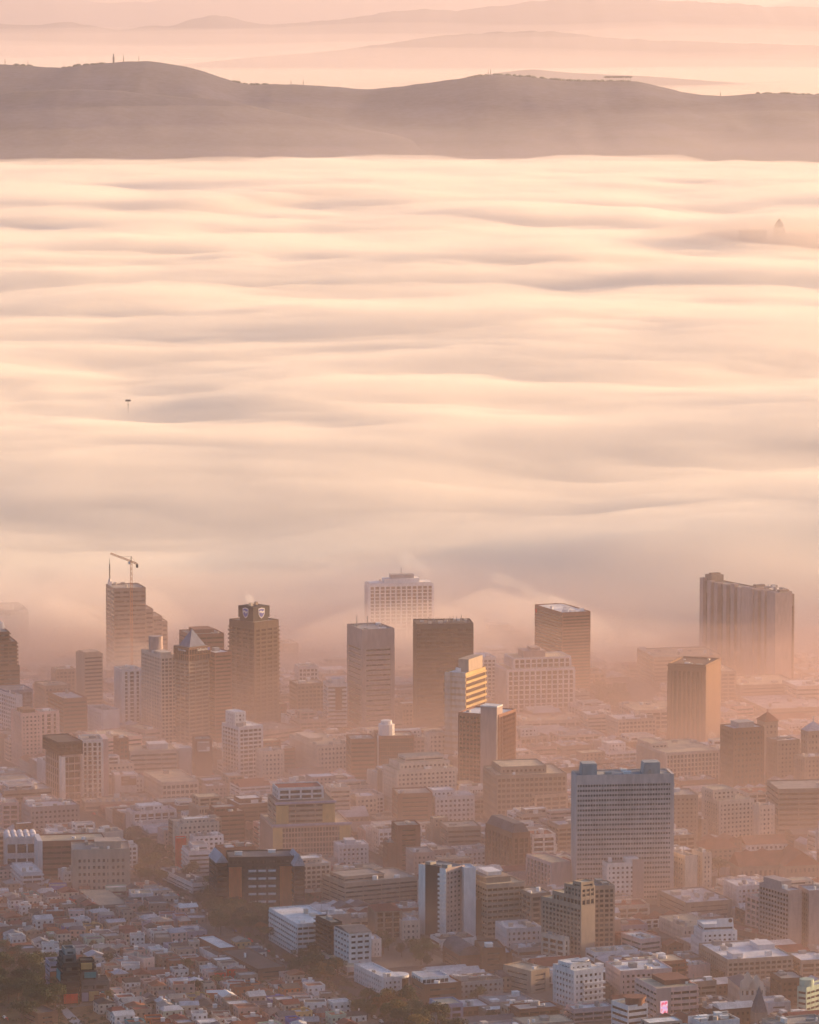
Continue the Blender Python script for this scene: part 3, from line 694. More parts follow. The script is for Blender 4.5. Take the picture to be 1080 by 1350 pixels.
panel(b, 'R', .68, .94, b['H'] - 4 * b['px'], b['H'] - 1.2 * b['px'], 'billboard_print', WALL['lilac'], .85, .1)
b = B(O, 'long parking deck with sawtooth shade roofs below the striped office', 'car park', 112, 1060, 1070, 14, 88, 'band', 'sand', yaw=12, D=26, roof='sand', nclut=7)
for i in range(12): MB().gable(-b['hw'] + 2 + i * 5, -b['hd'] + 3, -b['hw'] + 5 + i * 5, -b['hd'] + 9, b['H'] + .3, b['H'] + 2, 'y').build('shade_roof', ROOF['tin'], b['root'])
b = B(O, 'wide office with five light bands and rooftop sheds left of centre', 'office building', 172, 992, 1030, 5, 62, 'band', 'cream', yaw=14, D=30, gl=G_BRONZE, roof='sand', fh=3.6, plant=((.45, .3, .85, .8, 7, 'bluewhite'),), vvis=1026)
b = B(O, 'pale corner office with a sharp cornice and tall first storey windows', 'office building', 214, 1033, 1064, 24, 48, 'grid', 'cream', yaw=18, gl=G_BRONZE, roof='sand', fh=4)
b = B(T, 'white rounded stair tower linked to the dark billboard wall', 'office building', 236, 988, 1026, 5, 17, 'grid', 'white', yaw=12, D=12, blank='LR', nclut=0, roof='white')
b = B(O, 'dark red building whose blank wall carries a framed screen', 'office building', 258, 976, 1030, 3, 22, 'grid', 'rust', yaw=10, D=18, blank='LR', nclut=1)
panel(b, 'R', .1, .85, b['H'] - 15 * b['px'], b['H'] - 1 * b['px'], 'billboard', WALL['mauve'], .6, .3)
panel(b, 'R', .18, .8, b['H'] - 15.2 * b['px'], b['H'] - 13 * b['px'], 'billboard_print', WALL['bluewhite'], .75, .1)
panel(b, 'R', .66, .85, b['H'] - 15.2 * b['px'], b['H'] - 9 * b['px'], 'billboard_print', WALL['bluewhite'], .8, .1)
panel(b, 'R', .18, .8, b['H'] - 3.5 * b['px'], b['H'] - 2 * b['px'], 'billboard_print', WALL['bluewhite'], .8, .1)
b = B(A, 'white cornered apartment tower with a small arched penthouse', 'apartment block', 315, 960, 1028, 22, 32, dict(STY['grid'], bay=4.5, pw=.6), 'bluewhite', yaw=30, fh=3.4, gl=G_BRONZE, roof='white', corner=1.6,
      tiers=((.05, .3, .5, .85, 18, .3, 'punch', 'white'),))
b = B(O, 'low white building with round windows right of the cornered apartment tower', 'office building', 345, 992, 1035, 6, 30, 'punch', 'cream', yaw=16, D=20, gl=G_BRONZE)
b = B(O, 'long sunlit roofed office with rows of square windows in the centre', 'office building', 418, 984, 1022, 36, 44, 'punch', 'cream', yaw=22, gl=G_BRONZE, fh=3.6, roof='sand', nclut=6, plant=((.1, .4, .5, .9, 4, 'cream'),))
b = B(O, 'brown office with light balconies between the shield tower and mauve tower', 'office building', 392, 903, 958, 10, 36, 'grid', 'taupe', yaw=18, gl=G_BRONZE, vvis=945)
b = B(O, 'small white fronted office peeking over roofs behind the zigzag block', 'office building', 394, 880, 930, 3, 26, 'grid', 'white', yaw=12, D=20, vvis=898)
b = B(A, 'white banded block with a brown zigzag inset beside the mauve tower', 'apartment block', 432, 903, 968, 2, 26, 'band', 'white', yaw=12, gl=G_BRONZE, fh=3.6, D=20, plant=((.3, .2, .9, .8, 6, 'white'),))
panel(b, 'R', .4, .72, b['H'] - 34 * b['px'], b['H'] - 4 * b['px'], 'brown_inset', WALL['rust'], .35, .3)
b = B(O, 'dark brown office with horizontal bands left of the white tank roof', 'office building', 463, 976, 1040, 2, 32, 'band', 'rust', yaw=10, gl=G_BRONZE, D=24, vvis=1020)
b = B(O, 'brown curtain wall office with one white edge and a white roof tank', 'office building', 499, 972, 1036, 4, 47, dict(STY['glass'], bay=1.8), 'rust', yaw=8, gl=G_BRONZE, D=22, vvis=1020)
r = b['root']; MB().box(-b['hw'] - .8, -b['hd'] - .8, 0, -b['hw'] + .2, -b['hd'] + 3, b['H'] + 1).build('white_edge', WALL['white'], r)
MB().prism(circle(-b['hw'] + 8, 0, 6.5, 14), b['H'], b['H'] + 9).prism(circle(-b['hw'] + 8, 0, 4.5, 14), b['H'] + 9, b['H'] + 12).build('water_tank', WALL['white'], r)
b = B(O, 'thin white slab with window dots left of the brown curtain wall', 'office building', 482, 988, 1036, 2, 9, 'punch', 'white', yaw=16, D=14, gl=G_BRONZE)
b = B(A, 'cream stepped apartment building with many lit terraces in the centre', 'apartment block', 524, 1018, 1078, 19, 78, 'punch', 'cream', yaw=20, gl=G_BRONZE, fh=3.4, roof='sand', D=34,
      tiers=((.1, .25, .95, .95, 8, .3, 'punch', 'cream'), (.25, .45, .9, .95, 14, 8.4, 'band', 'cream')), vvis=1070)
b = B(O, 'white arched block peeping between the cream ribbed tower and low roofs', 'office building', 566, 968, 1010, 8, 22, 'punch', 'cream', yaw=16, D=14, gl=G_BRONZE, vvis=1003)
b = B(O, 'dark red cube building below the stepped cream terraces', 'office building', 525, 1048, 1096, 5, 45, 'slit', 'rust', yaw=10, gl=G_BRONZE, D=26, vvis=1080)
b = B(A, 'cluster block of white cubes with square windows in the centre', 'apartment block', 574, 1052, 1092, 8, 52, 'punch', 'white', yaw=16, gl=G_BRONZE, D=22, roof='white', tiers=((.0, .3, .55, .95, 7, .3, 'punch', 'white'),))
b = B(O, 'huge brown stone headquarters with tall window strips and a lit roof', 'office building', 655, 1024, 1096, 18, 92, 'grid', 'taupe', yaw=12, gl=G_BRONZE, fh=4.2, D=46, roof='sand', vvis=1075, nclut=3,
      tiers=((.1, .2, .75, .9, 9, .4, 'punch', 'taupe'),))
b = B(O, 'buff office with tall paired windows before the brown headquarters', 'office building', 706, 1050, 1096, 22, 42, 'wide', 'sand', yaw=24, gl=G_BRONZE, vvis=1072)
b = B(O, 'brick office with red pilasters and a lead mansard roof', 'office building', 676, 1100, 1162, 35, 22, 'piers', 'brown', yaw=24, gl=G_BRONZE, fh=3.8, cap=3, vvis=1150, nclut=0)
MB().prism([(-b['hw'], -b['hd']), (b['hw'], -b['hd']), (b['hw'], b['hd']), (-b['hw'], b['hd'])], b['H'] + .2, b['H'] + 7, [(-b['hw'] + 3, -b['hd'] + 3), (b['hw'] - 3, -b['hd'] + 3), (b['hw'] - 3, b['hd'] - 3), (-b['hw'] + 3, b['hd'] - 3)]).build('mansard_roof', ROOF['slate'], b['root'])
b = B(O, 'office with an arched red tiled roof trim and white corner bays', 'office building', 702, 1102, 1150, 4, 30, 'wide', 'white', yaw=14, D=20, gl=G_BLACK, roof='tile', vvis=1135)
b = B(O, 'plain buff box with a yellow flat roof beside the wide grey slab', 'office building', 727, 1139, 1184, 32, 24, 'piers', 'palepink', yaw=26, gl=G_BRONZE, blank='R', roof='sand', nclut=0, vvis=1178)
b = B(O, 'brown brick block with light stripes below the cube cluster', 'office building', 590, 1092, 1140, 7, 44, 'band', 'taupe', yaw=12, gl=G_BRONZE, D=24, vvis=1122)
b = B(T, 'narrow dark red tower with a tan rear part in the centre', 'office building', 524, 1090, 1158, 4, 30, 'slit', 'rust', yaw=12, gl=G_BLACK, D=20, vvis=1150)
b = B(O, 'tan windowless slab hard left of the narrow dark red tower', 'office building', 511, 1113, 1158, 4, 12, 'grid', 'rust', yaw=12, blank='R', D=16)
b = B(O, 'grey stone block with fine windows behind the black and white striped tower', 'office building', 545, 1126, 1175, 6, 28, 'punch', 'mauve', yaw=14, D=22, vvis=1160)
b = B(O, 'yellow and purple office whose tiers step back above ribbed walls', 'office building', 360, 1090, 1140, 33, 102, 'fins', 'mauve', yaw=12, gl=G_DARK, D=50, fh=3.6, roof='sand', vvis=1132, nclut=0,
      tiers=((.06, .12, .82, .8, 30, .4, 'band', 'sand', 'slate'), (.12, .3, .7, .75, 46, 31, 'wide', 'bluewhite', 'maroon')))
r, hw, hd, H, px, W, D = b['root'], b['hw'], b['hd'], b['H'], b['px'], b['W'], b['D']
for fx0, fx1 in ((.0, .12), (.86, 1.0)): MB().box(-hw + fx0 * W - .2, -hd - .8, 0, -hw + fx1 * W + .2, -hd - .5, H - 1).build('yellow_panel', WALL['yellow'], r)
for fx0, fx1 in ((.06, .22), (.66, .82)): MB().box(-hw + fx0 * W, -hd + .12 * D - .5, H + 1, -hw + fx1 * W, -hd + .12 * D - .2, H + 26 * px).build('yellow_panel', WALL['yellow'], r)
for z_, f0, f1, o_ in ((H, 0, 1, -.9), (H + 28 * px, .06, .82, .12 * D - .7)): MB().box(-hw + f0 * W - 1, -hd + o_ - .6, z_, -hw + f1 * W + 1, -hd + o_ + .3, z_ + 1.6).build('purple_cornice', WALL['lilac'], r)
b = B(A, 'small bright white building with square windows right of the yellow tiers', 'apartment block', 446, 1116, 1148, 6, 40, 'punch', 'bluewhite', yaw=12, D=18, gl=G_BLACK, roof='white', plant=((.3, .3, .6, .8, 6, 'bluewhite'),))
b = B(O, 'low pale building with terraces behind the yellow tiered office', 'office building', 436, 1040, 1090, 10, 26, 'band', 'cream', yaw=14, D=20, vvis=1050)
b = B(O, 'white roofed office with window rows right behind the purple cornice', 'office building', 470, 1052, 1086, 12, 28, 'punch', 'cream', yaw=22, roof='white')
b = pitched('warehouse', 'pale tin roofed shed right of the yellow tiered office', 'warehouse', 450, 1078, 1064, 1092, 8, 36, 'taupe', 'bluetin', 'x', yaw=16, D=24)
b = B(O, 'curved low pavilion with a light roof in the centre', 'office building', 496, 1082, 1094, 10, 34, 'band', 'sand', yaw=14, D=24, roof='sand')
b = B('parking_garage', 'long terraced concrete deck of pale open bands under trees', 'car park', 455, 1166, 1204, 33, 96, dict(STY['band'], so=.8), 'sand', yaw=26, D=38, fh=3.1, roof='gravel', vvis=1198, nclut=10,
      tiers=((.05, .2, .6, .8, 6, .4, 'band', 'sand'),))
b = B(T, 'black and white striped tower with zigzag white balconies', 'apartment block', 588, 1147, 1238, 35, 25, 'punch', 'mauve', yaw=46, blank='L', fh=3.2, roof='gravel', gl=G_DARK, vvis=1232, nclut=4)
r, hw, hd, H, D = b['root'], b['hw'], b['hd'], b['H'], b['D']
MB().box(-hw - .5, hd - D * .24, 0, -hw - .15, hd + .3, H + 1).build('white_strip', WALL['white'], r)
MB().box(-hw - .5, -hd + D * .22, 0, -hw - .15, hd - D * .24 - .02, H + 1.6).build('dark_strip', WALL['charcoal'], r)
MB().box(-hw - .5, -hd - .3, 0, -hw - .15, -hd + D * .22 - .02, H + .8).build('white_strip', WALL['white'], r)
for i in range(int(H / 3.2)):
    MB().box(-hw - 1.4, -hd - .2, 1 + i * 3.2, -hw - .55, -hd + D * .26, 2.5 + i * 3.2).build('balcony', WALL['white'], r)
b = B(T, 'white blank slab joined to a dark brown windowless block', 'office building', 612, 1146, 1236, 3, 15, 'grid', 'bluewhite', yaw=14, D=14, blank='LR', vvis=1186, nclut=0, roof='white')
b = B(O, 'dark brown windowless block in front of the banded office', 'office building', 613, 1189, 1234, 3, 24, 'grid', 'brown', yaw=14, D=16, blank='LR', nclut=2)
b = B(O, 'banded office with seven light storeys and a stepped roof house', 'office building', 642, 1168, 1236, 17, 50, dict(STY['band'], so=.5, bay=4, pw=.5), 'sand', yaw=22, gl=G_BRONZE, fh=3.7, roof='sand', D=42, nclut=3,
      plant=((.1, .2, .75, .85, 7, 'taupe'), (.25, .35, .6, .75, 12, 'bluewhite')))
b = B(O, 'beige slab wing attached right of the banded office', 'office building', 700, 1180, 1240, 6, 26, 'wide', 'taupe', yaw=20, D=24, vvis=1215)
b = B(A, 'tan stepped apartment tower climbing to a blank faced block', 'apartment block', 766, 1196, 1268, 52, 18, 'grid', 'sand', yaw=38, gl=G_DARK, fh=3.3, blank='R', vvis=1260, roof='sand', nclut=1,
      tiers=((.0, .0, 1, .72, 12, .4, 'grid', 'sand'), (.0, .0, 1, .42, 26, 12.4, 'grid', 'sand'), (.0, .0, .9, .2, 32, 26.4, 'wide', 'sand')))
b = B(A, 'glassy brown apartment tower with sunlit edge right of the tan steps', 'apartment block', 783, 1170, 1256, 1, 27, 'grid', 'sand', yaw=14, D=18, gl=G_DARK, fh=3.3)
b = B(A, 'low pale wing of framed windows below the tan stepped tower', 'apartment block', 744, 1238, 1270, 30, 6, 'wide', 'cream', yaw=42, gl=G_BRONZE, fh=4)

# --- left, nearer
b = B('hotel', 'beige art deco block with a flat front and cluttered roof', 'hotel', 96, 1122, 1176, 7, 76, 'punch', 'beige', yaw=6, gl=G_DARK, fh=4.6, cap=5, D=30, roof='gravel', nclut=9,
      plant=((.4, .25, .85, .75, 9, 'beige'),), corner=3)
for fx in (.3, .62): MB().box(-b['hw'] + fx * b['W'], -b['hd'] - .6, 6, -b['hw'] + fx * b['W'] + 2, -b['hd'] + .2, b['H'] - 3).build('wall_pier', WALL['beige'], b['root'])
b = B(O, 'long brown banded office with a white end wall', 'office building', 52, 1111, 1158, 6, 88, 'band', 'rust', yaw=10, gl=G_BRONZE, fh=4, D=28, roof='sand', vvis=1150, cap=2)
MB().box(-b['hw'] - 1, -b['hd'] - 1, 0, -b['hw'] + 2.4, b['hd'], b['H'] + 1.4).build('end_wall', WALL['bluewhite'], b['root'])
b = B('market_hall', 'white hall with a row of barrel vaulted roofs and arched glass front', 'hall', 8, 1108, 1148, 8, 42, 'wide', 'bluewhite', yaw=8, fh=9, D=30, roof='white', nclut=0, gl=G_BLACK)
for i in range(5):
    R_ = b['W'] / 10
    for yy in range(2):
        c_ = -b['hw'] + (i * 2 + 1) * R_; y0_ = -b['hd'] + yy * 15 - 1; n_ = 9; m = MB()
        vv = [(c_ + R_ * math.cos(math.pi * k / (n_ - 1)), y0_, b['H'] + 1 + R_ * .9 * math.sin(math.pi * k / (n_ - 1))) for k in range(n_)]
        m.v = vv + [(x, y0_ + 13, z) for x, _, z in vv]; m.f = [tuple(range(n_)), tuple(range(2 * n_ - 1, n_ - 1, -1))] + [(k + 1, k, k + n_, k + n_ + 1) for k in range(n_ - 1)] + [(0, n_ - 1, 2 * n_ - 1, n_)]
        m.build('barrel_vault', WALL['bluewhite'], b['root'])
b = B(O, 'white building with three barrel vaults behind the long brown office', 'hall', 62, 1100, 1125, 3, 28, 'grid', 'white', yaw=10, D=20, roof='white', vvis=1106)
b = B(A, 'beige apartment block with window columns at the left edge under trees', 'apartment block', 3, 1060, 1100, 6, 22, 'wide', 'palepink', yaw=14, D=20, gl=G_BRONZE)
b = B('stair_tower', 'bright red slab tower rising beside white terraces', 'tower', 233, 1107, 1144, 2, 13, 'grid', 'red', yaw=8, D=9, blank='LRE', nclut=0)
b = B(O, 'white office with banded terraces right of the red slab tower', 'office building', 249, 1124, 1160, 6, 28, dict(STY['band'], so=.7), 'bluewhite', yaw=14, D=24, fh=3.3, roof='gravel', tiers=((.3, .3, 1, 1, 6, .3, 'band', 'bluewhite'),))
b = B(A, 'long low white terrace with a planted roof beside the avenue trees', 'apartment block', 254, 1166, 1178, 42, 22, dict(STY['band'], so=.7), 'bluewhite', yaw=24, fh=3.2, roof='dark', nclut=8)
b = pitched('hotel', 'dark brick gabled wing at the left end of the dark hotel', 'hotel', 286, 1138, 1122, 1200, 13, 15, 'charcoal', 'bluetin', 'y', yaw=14, D=26, gl=G_BLACK, sty='band')
b = B('hotel', 'dark hotel with orange brick strips and a glazed middle', 'hotel', 302, 1132, 1202, 2, 86, dict(STY['grid'], win=.6, bay=3), 'charcoal', yaw=6, D=26, gl=G_DARK, roof='slate', fh=3.7, vvis=1196)
for fx0, fx1 in ((.0, .2), (.78, .98)): panel(b, 'R', fx0, fx1, .1, b['H'] - 6, 'brick_strip', WALL['orange'], .45, .4)
for k in range(5):
    for fx in (.3, .45, .6): panel(b, 'R', fx, fx + .12, 6 + k * 5.4, 7.4 + k * 5.4, 'balcony', WALL['bluewhite'], .9, .7)
b = pitched('hotel', 'dark brick gabled wing at the right end of the dark hotel', 'hotel', 388, 1142, 1122, 1204, 4, 14, 'charcoal', 'bluetin', 'y', yaw=12, D=26, gl=G_BLACK, sty='band')
b = B(O, 'white roofed five storey office on the corner of the avenue', 'office building', 392, 1220, 1262, 37, 52, 'grid', 'bluewhite', yaw=20, gl=G_BRONZE, fh=3.4, roof='white', nclut=3, sty_=None) if False else B(O, 'white roofed five storey office on the corner of the avenue', 'office building', 392, 1220, 1262, 37, 52, dict(STY['band'], bay=4, pw=.4, so=.3), 'bluewhite', yaw=20, gl=G_BRONZE, fh=3.4, roof='white', nclut=3, cap=.8)
b = B(A, 'dark tall wing with white balconies joined to the white roofed office', 'apartment block', 437, 1218, 1272, 20, 14, 'ledge', 'charcoal', yaw=24, gl=G_BLACK, roof='sand', fh=3.3, D=26, blank='R')
b = pitched(A, 'white gabled flats with four square windows and dark balconied side', 'apartment block', 461, 1231, 1225, 1283, 20, 28, 'bluewhite', 'slate', 'x', yaw=22, gl=G_BRONZE, sty=dict(STY['wide'], bay=5, win=.42), fh=3.6)
b = B(O, 'low pale podium wrapping below the gabled flats', 'office building', 458, 1277, 1290, 50, 8, 'band', 'palepink', yaw=22, D=55, W=14, roof='sand', nclut=0)
b = B(O, 'white wing with square windows behind the gabled flats', 'office building', 491, 1240, 1262, 5, 12, 'punch', 'bluewhite', yaw=16, D=14, roof='white')
# wedge shaped white building with a rounded glass nose
b = B(O, 'white wedge shaped building with a rounded dark glass end', 'office building', 506, 1291, 1313, 39, 24, 'punch', 'bluewhite', yaw=24, gl=G_BLACK, roof='white', fh=3.4, nclut=3)
R_ = b['W'] * .55
cx_, cy_ = b['hw'], -b['hd'] + R_
m = MB()
MB().prism(circle(cx_, cy_, R_, 24), 0, b['H'] - .6).build('glass_nose', G_BLACK, b['root'])
MB().prism(circle(cx_, cy_, R_ + .4, 24), b['H'] - .6, b['H'] + .9).build('nose_roof', ROOF['white'], b['root'])
b = B(O, 'red brick house with a white roof over a white base storey', 'office building', 290, 1252, 1266, 32, 24, 'punch', 'redbrick', yaw=24, roof='white', nclut=0, vvis=1256, z0=0)
b = B(O, 'low white base building around the red brick house', 'office building', 285, 1262, 1272, 26, 30, 'punch', 'bluewhite', yaw=24, roof='dark', nclut=0, D=30)
b = B('warehouse', 'dark flat roofed warehouse with a white edge line beside the avenue', 'warehouse', 340, 1278, 1292, 28, 36, 'slit', 'brown', yaw=24, roof='dark', nclut=1, D=62, parapet=.4)
b = B('warehouse', 'large hall with a pale flat roof under the art deco block', 'warehouse', 130, 1194, 1200, 24, 38, 'slit', 'taupe', yaw=18, roof='sand', nclut=0, D=56, parapet=.4)
b = B(O, 'white canopy roofed pavilion with a pale green front', 'office building', 140, 1172, 1180, 4, 28, 'band', 'mint', yaw=8, D=10, roof='white', nclut=0)
b = B(O, 'cream house with a tall porch by the avenue trees', 'office building', 174, 1180, 1196, 4, 28, 'wide', 'bluewhite', yaw=10, D=16, roof='sand', nclut=2)
b = B(O, 'deep blue painted box building below the beige art deco block', 'shop', 66, 1170, 1183, 4, 22, 'slit', 'blue', yaw=6, D=12, roof='taupe' if False else 'gravel', nclut=0)
b = B('shop', 'small yellow shop right of the deep blue box', 'shop', 91, 1176, 1184, 1, 8, 'slit', 'yellow', yaw=8, D=8, roof='gravel', nclut=0)
b = B(A, 'white balconied block stepping down below the brown banded office', 'apartment block', 30, 1152, 1172, 14, 26, 'ledge', 'bluewhite', yaw=16, roof='white', fh=3.2)
b = B(A, 'small white framed house block with yellow door at the left edge', 'house', 0, 1176, 1184, 8, 12, 'punch', 'bluewhite', yaw=10, D=10, roof='white', nclut=0)
b = B(A, 'pale pink row of flats with a long blank roof', 'apartment block', 190, 1266, 1282, 28, 14, 'punch', 'palepink', yaw=40, roof='gravel', nclut=1)
b = B(A, 'lilac house block with square front by the avenue trees', 'house', 232, 1210, 1224, 10, 16, 'punch', 'lilac', yaw=14, roof='maroon', nclut=0, D=12)
b = B(O, 'brown brick block behind trees below the terraced white houses', 'office building', 206, 1238, 1250, 6, 20, 'slit', 'taupe', yaw=8, D=14, roof='gravel', nclut=0)

# --- right, nearer
b = B(A, 'tall slab with a stair of balconies on its left and a blank front', 'apartment block', 1039, 1176, 1254, 24, 17, dict(STY['ledge'], so=.5, bay=3.4), 'mauve', yaw=30, gl=G_BRONZE, fh=3.3, blank='R', roof='bluetin', D=34, vvis=1248, plant=((.0, .0, 1, 1, 13, 'mauve'),) if False else ((.1, .3, .9, .9, 10, 'mauve'),))
b = B(A, 'blank faced slab cut by the right edge beside the balcony stair tower', 'apartment block', 1066, 1176, 1252, 6, 30, 'grid', 'mauve', yaw=16, blank='R', D=20, roof='bluetin')
b = B(A, 'white stepped moderne apartments with a round emblem on the parapet', 'apartment block', 927, 1246, 1278, 14, 48, 'punch', 'bluewhite', yaw=12, fh=3.3, gl=G_BRONZE, D=30, roof='white', vvis=1262, nclut=0,
      tiers=((.05, .2, 1, .9, 14, .3, 'punch', 'bluewhite'), (.12, .35, .95, .85, 22, 14.3, 'band', 'bluewhite')))
MB().box(b['hw'] * .0, -b['hd'] * .3, b['H'] + 22 * b['px'], b['hw'] * .88, -b['hd'] * .3 + .6, b['H'] + 22 * b['px'] + 4.2).build('parapet_screen', WALL['bluewhite'], b['root'])
o = MB().prism(circle(0, 0, 1.3, 16), 0, .3).build('round_emblem', WALL['brown'], b['root']); o.location = (b['hw'] * .72, -b['hd'] * .3 - .05, b['H'] + 22 * b['px'] + 2.6); o.rotation_euler = (rad(90), 0, 0)
b = B(O, 'broad court office with six rows of windows around an open roof', 'office building', 959, 1267, 1301, 38, 86, 'grid', 'sand', yaw=16, gl=G_BRONZE, fh=3.3, roof='white', nclut=8, D=54,
      plant=((.12, .1, .28, .3, 6, 'bluewhite'), (.7, .5, .95, .8, 6, 'bluewhite')), vvis=1297)
b = B(O, 'banded office with a glowing pink screen on its corner wall', 'office building', 866, 1305, 1347, 24, 54, dict(STY['band'], so=.5, bay=6), 'palepink', yaw=20, gl=G_BRONZE, fh=4, roof='sand', D=34, nclut=2, plant=((.35, .3, .95, .9, 6, 'rust'),))
MB().box(-b['hw'] - .8, -b['hd'] - 1.2, 0, -b['hw'] + 9, -b['hd'] - .6, b['H'] + 1).build('corner_wall', WALL['mauve'], b['root'])
# lit advertising screen
m_, t_, b_ = newmat('lit_screen')
geo = t_.nodes.new('ShaderNodeTexCoord'); nz = t_.nodes.new('ShaderNodeTexNoise'); nz.inputs['Scale'].default_value = 3.2; nz.inputs['Detail'].default_value = 1.5
t_.links.new(geo.outputs['Generated'], nz.inputs['Vector']); cr = t_.nodes.new('ShaderNodeValToRGB')
e_ = cr.color_ramp.elements; e_[0].position = .38; e_[0].color = (.75, .45, .9, 1); e_[1].position = .62; e_[1].color = (.95, .08, .22, 1)
k_ = e_.new(.5); k_.color = (1, .62, .72, 1)
t_.links.new(nz.outputs['Fac'], cr.inputs[0]); t_.links.new(cr.outputs[0], b_.inputs['Emission Color']); b_.inputs['Emission Strength'].default_value = .36; b_.inputs['Base Color'].default_value = (.05, .03, .04, 1)
MB().box(-b['hw'] + 1.8, -b['hd'] - 1.5, b['H'] - 15.5, -b['hw'] + 6.6, -b['hd'] - 1.21, b['H'] - 7).build('lit_screen', m_, b['root'])
b = B(A, 'curved corner block with brown bands at the bottom edge', 'apartment block', 828, 1328, 1362, 22, 26, 'band', 'bluewhite', yaw=30, gl=G_BRONZE, fh=3.3, roof='sand', nclut=1)
MB().prism(circle(b['hw'] * .2, -b['hd'] * .4, 6, 18), b['H'], b['H'] + 4).prism(circle(b['hw'] * .2, -b['hd'] * .4, 7, 18), b['H'] + 4, b['H'] + 5).build('round_penthouse', WALL['rust'], b['root'])
b = B(A, 'cluttered white roofed flats behind the pink screen office', 'apartment block', 818, 1282, 1320, 14, 68, 'punch', 'palepink', yaw=16, gl=G_BRONZE, D=30, roof='white', nclut=12, fh=3.3)
b = B(O, 'pale green office with a yellow drum on its roof', 'office building', 1063, 1304, 1342, 12, 40, dict(STY['band'], bay=5), 'mint', yaw=50, gl=G_BRONZE, fh=3.4, roof='bluetin', nclut=0)
MB().prism(circle(-b['hw'] + 6, b['hd'] * .2, 4.5, 20), b['H'], b['H'] + 5).build('roof_drum', WALL['mint'], b['root'])
b = B(A, 'white rounded apartments with a curved blue roof and brown balconies', 'apartment block', 757, 1282, 1331, 28, 38, 'punch', 'bluewhite', yaw=30, gl=G_BRONZE, fh=3.5, roof='white', nclut=2, tiers=((.1, .3, .8, .9, 6, .3, 'punch', 'bluewhite'),))
for i in range(4): MB().box(-b['hw'] + b['W'] * .3, -b['hd'] - 1.6, 4 + i * 3.7, b['hw'] + .8, -b['hd'] - .1, 5.1 + i * 3.7).build('balcony', WALL['bluewhite'], b['root'])
MB().prism(circle(0, 0, 7, 18, 200, 380), b['H'] + 4.5, b['H'] + 5.2).build('curved_roof', ROOF['bluetin'], b['root'])
b = B(O, 'long brown office with a white trimmed roof running to the right', 'office building', 832, 1296, 1318, 52, 20, 'punch', 'brown', yaw=30, gl=G_BRONZE, roof='white', D=60, nclut=8, vvis=1300)
b = B(O, 'cream stone gabled office with arched side windows', 'office building', 700, 1282, 1310, 36, 24, 'slit', 'sand', yaw=40, roof='sand', nclut=2)
b = pitched('church', 'cream dutch gabled house by the lower street', 'house', 660, 1288, 1280, 1304, 8, 20, 'sand', 'slate', 'x', yaw=14, D=14)
b = B(O, 'small white gabled shopfronts left of the tan stepped apartments', 'office building', 668, 1226, 1250, 12, 46, 'punch', 'bluewhite', yaw=16, D=26, roof='white', nclut=6)
b = B('warehouse', 'brown workshop with a barrel vaulted grey roof and orange mural', 'warehouse', 606, 1262, 1282, 18, 28, 'slit', 'brown', yaw=18, D=34, nclut=0, roof='slate')
n_ = 11; hw, hd, H = b['hw'], b['hd'], b['H']
vv = [(hw * math.cos(math.pi * k / (n_ - 1)), -hd - .6, H + 1 + 6 * math.sin(math.pi * k / (n_ - 1))) for k in range(n_)]
m = MB(); m.v = vv + [(x, hd, z) for x, _, z in vv]; m.f = [tuple(range(n_)), tuple(range(2 * n_ - 1, n_ - 1, -1))] + [(k + 1, k, k + n_, k + n_ + 1) for k in range(n_ - 1)] + [(0, n_ - 1, 2 * n_ - 1, n_)]
m.build('vaulted_roof', ROOF['slate'], b['root']); panel(b, 'R', .06, .9, H - 8, H - 1, 'orange_mural', WALL['rust'], .8, .2)
b = B('warehouse', 'dark brick warehouse with a small white roofed annexe', 'warehouse', 636, 1252, 1284, 2, 30, 'slit', 'brown', yaw=10, D=26, roof='dark', nclut=1)
b = B(O, 'little annexe with a bright bluish roof between warehouses', 'office building', 660, 1258, 1272, 2, 15, 'slit', 'brown', yaw=10, D=20, roof='bluetin', nclut=0)
b = B(O, 'brown terraced house under a curved bluish tin roof', 'office building', 560, 1300, 1326, 12, 48, 'slit', 'brown', yaw=20, roof='bluetin', D=26, nclut=2, tiers=((.0, .2, .75, .9, 8, .3, 'glass', 'white', 'bluetin'),))
b = B(A, 'small grey flats with three pale stair shafts at the bottom edge', 'apartment block', 580, 1326, 1352, 10, 30, 'wide', 'lilac', yaw=20, gl=G_DARK, roof='sand', nclut=0, D=18)
for i in range(3): MB().box(-b['hw'] - .6, -b['hd'] + 1 + i * 4.4, 0, -b['hw'] + .3, -b['hd'] + 4 + i * 4.4, b['H'] + .6).build('stair_shaft', WALL['bluewhite'], b['root'])
b = pitched('civic_building', 'brown building with a maroon hipped roof and buff pilasters', 'building', 495, 1202, 1194, 1238, 6, 34, 'taupe', 'maroon', 'x', yaw=12, D=22, sty='piers', hip=6, gl=G_BLACK)
b = B(O, 'small pale gabled block right of the maroon hipped roof', 'office building', 530, 1216, 1240, 4, 24, 'punch', 'cream', yaw=12, D=16, roof='tin')
b = B(A, 'white bay windowed block at the far right under the church trees', 'apartment block', 972, 1170, 1200, 12, 36, 'punch', 'bluewhite', yaw=18, gl=G_BLACK, roof='white', fh=3.5, D=26, nclut=5)
b = B(A, 'tall cream narrow slab left of the balcony stair tower', 'apartment block', 1003, 1186, 1232, 8, 14, 'wide', 'palepink', yaw=26, blank='R', D=20)
b = B('warehouse', 'long hall with a light ridge line in front of the balcony stair tower', 'warehouse', 1010, 1236, 1248, 40, 20, 'slit', 'brown', yaw=38, D=60, roof='maroon', nclut=1)
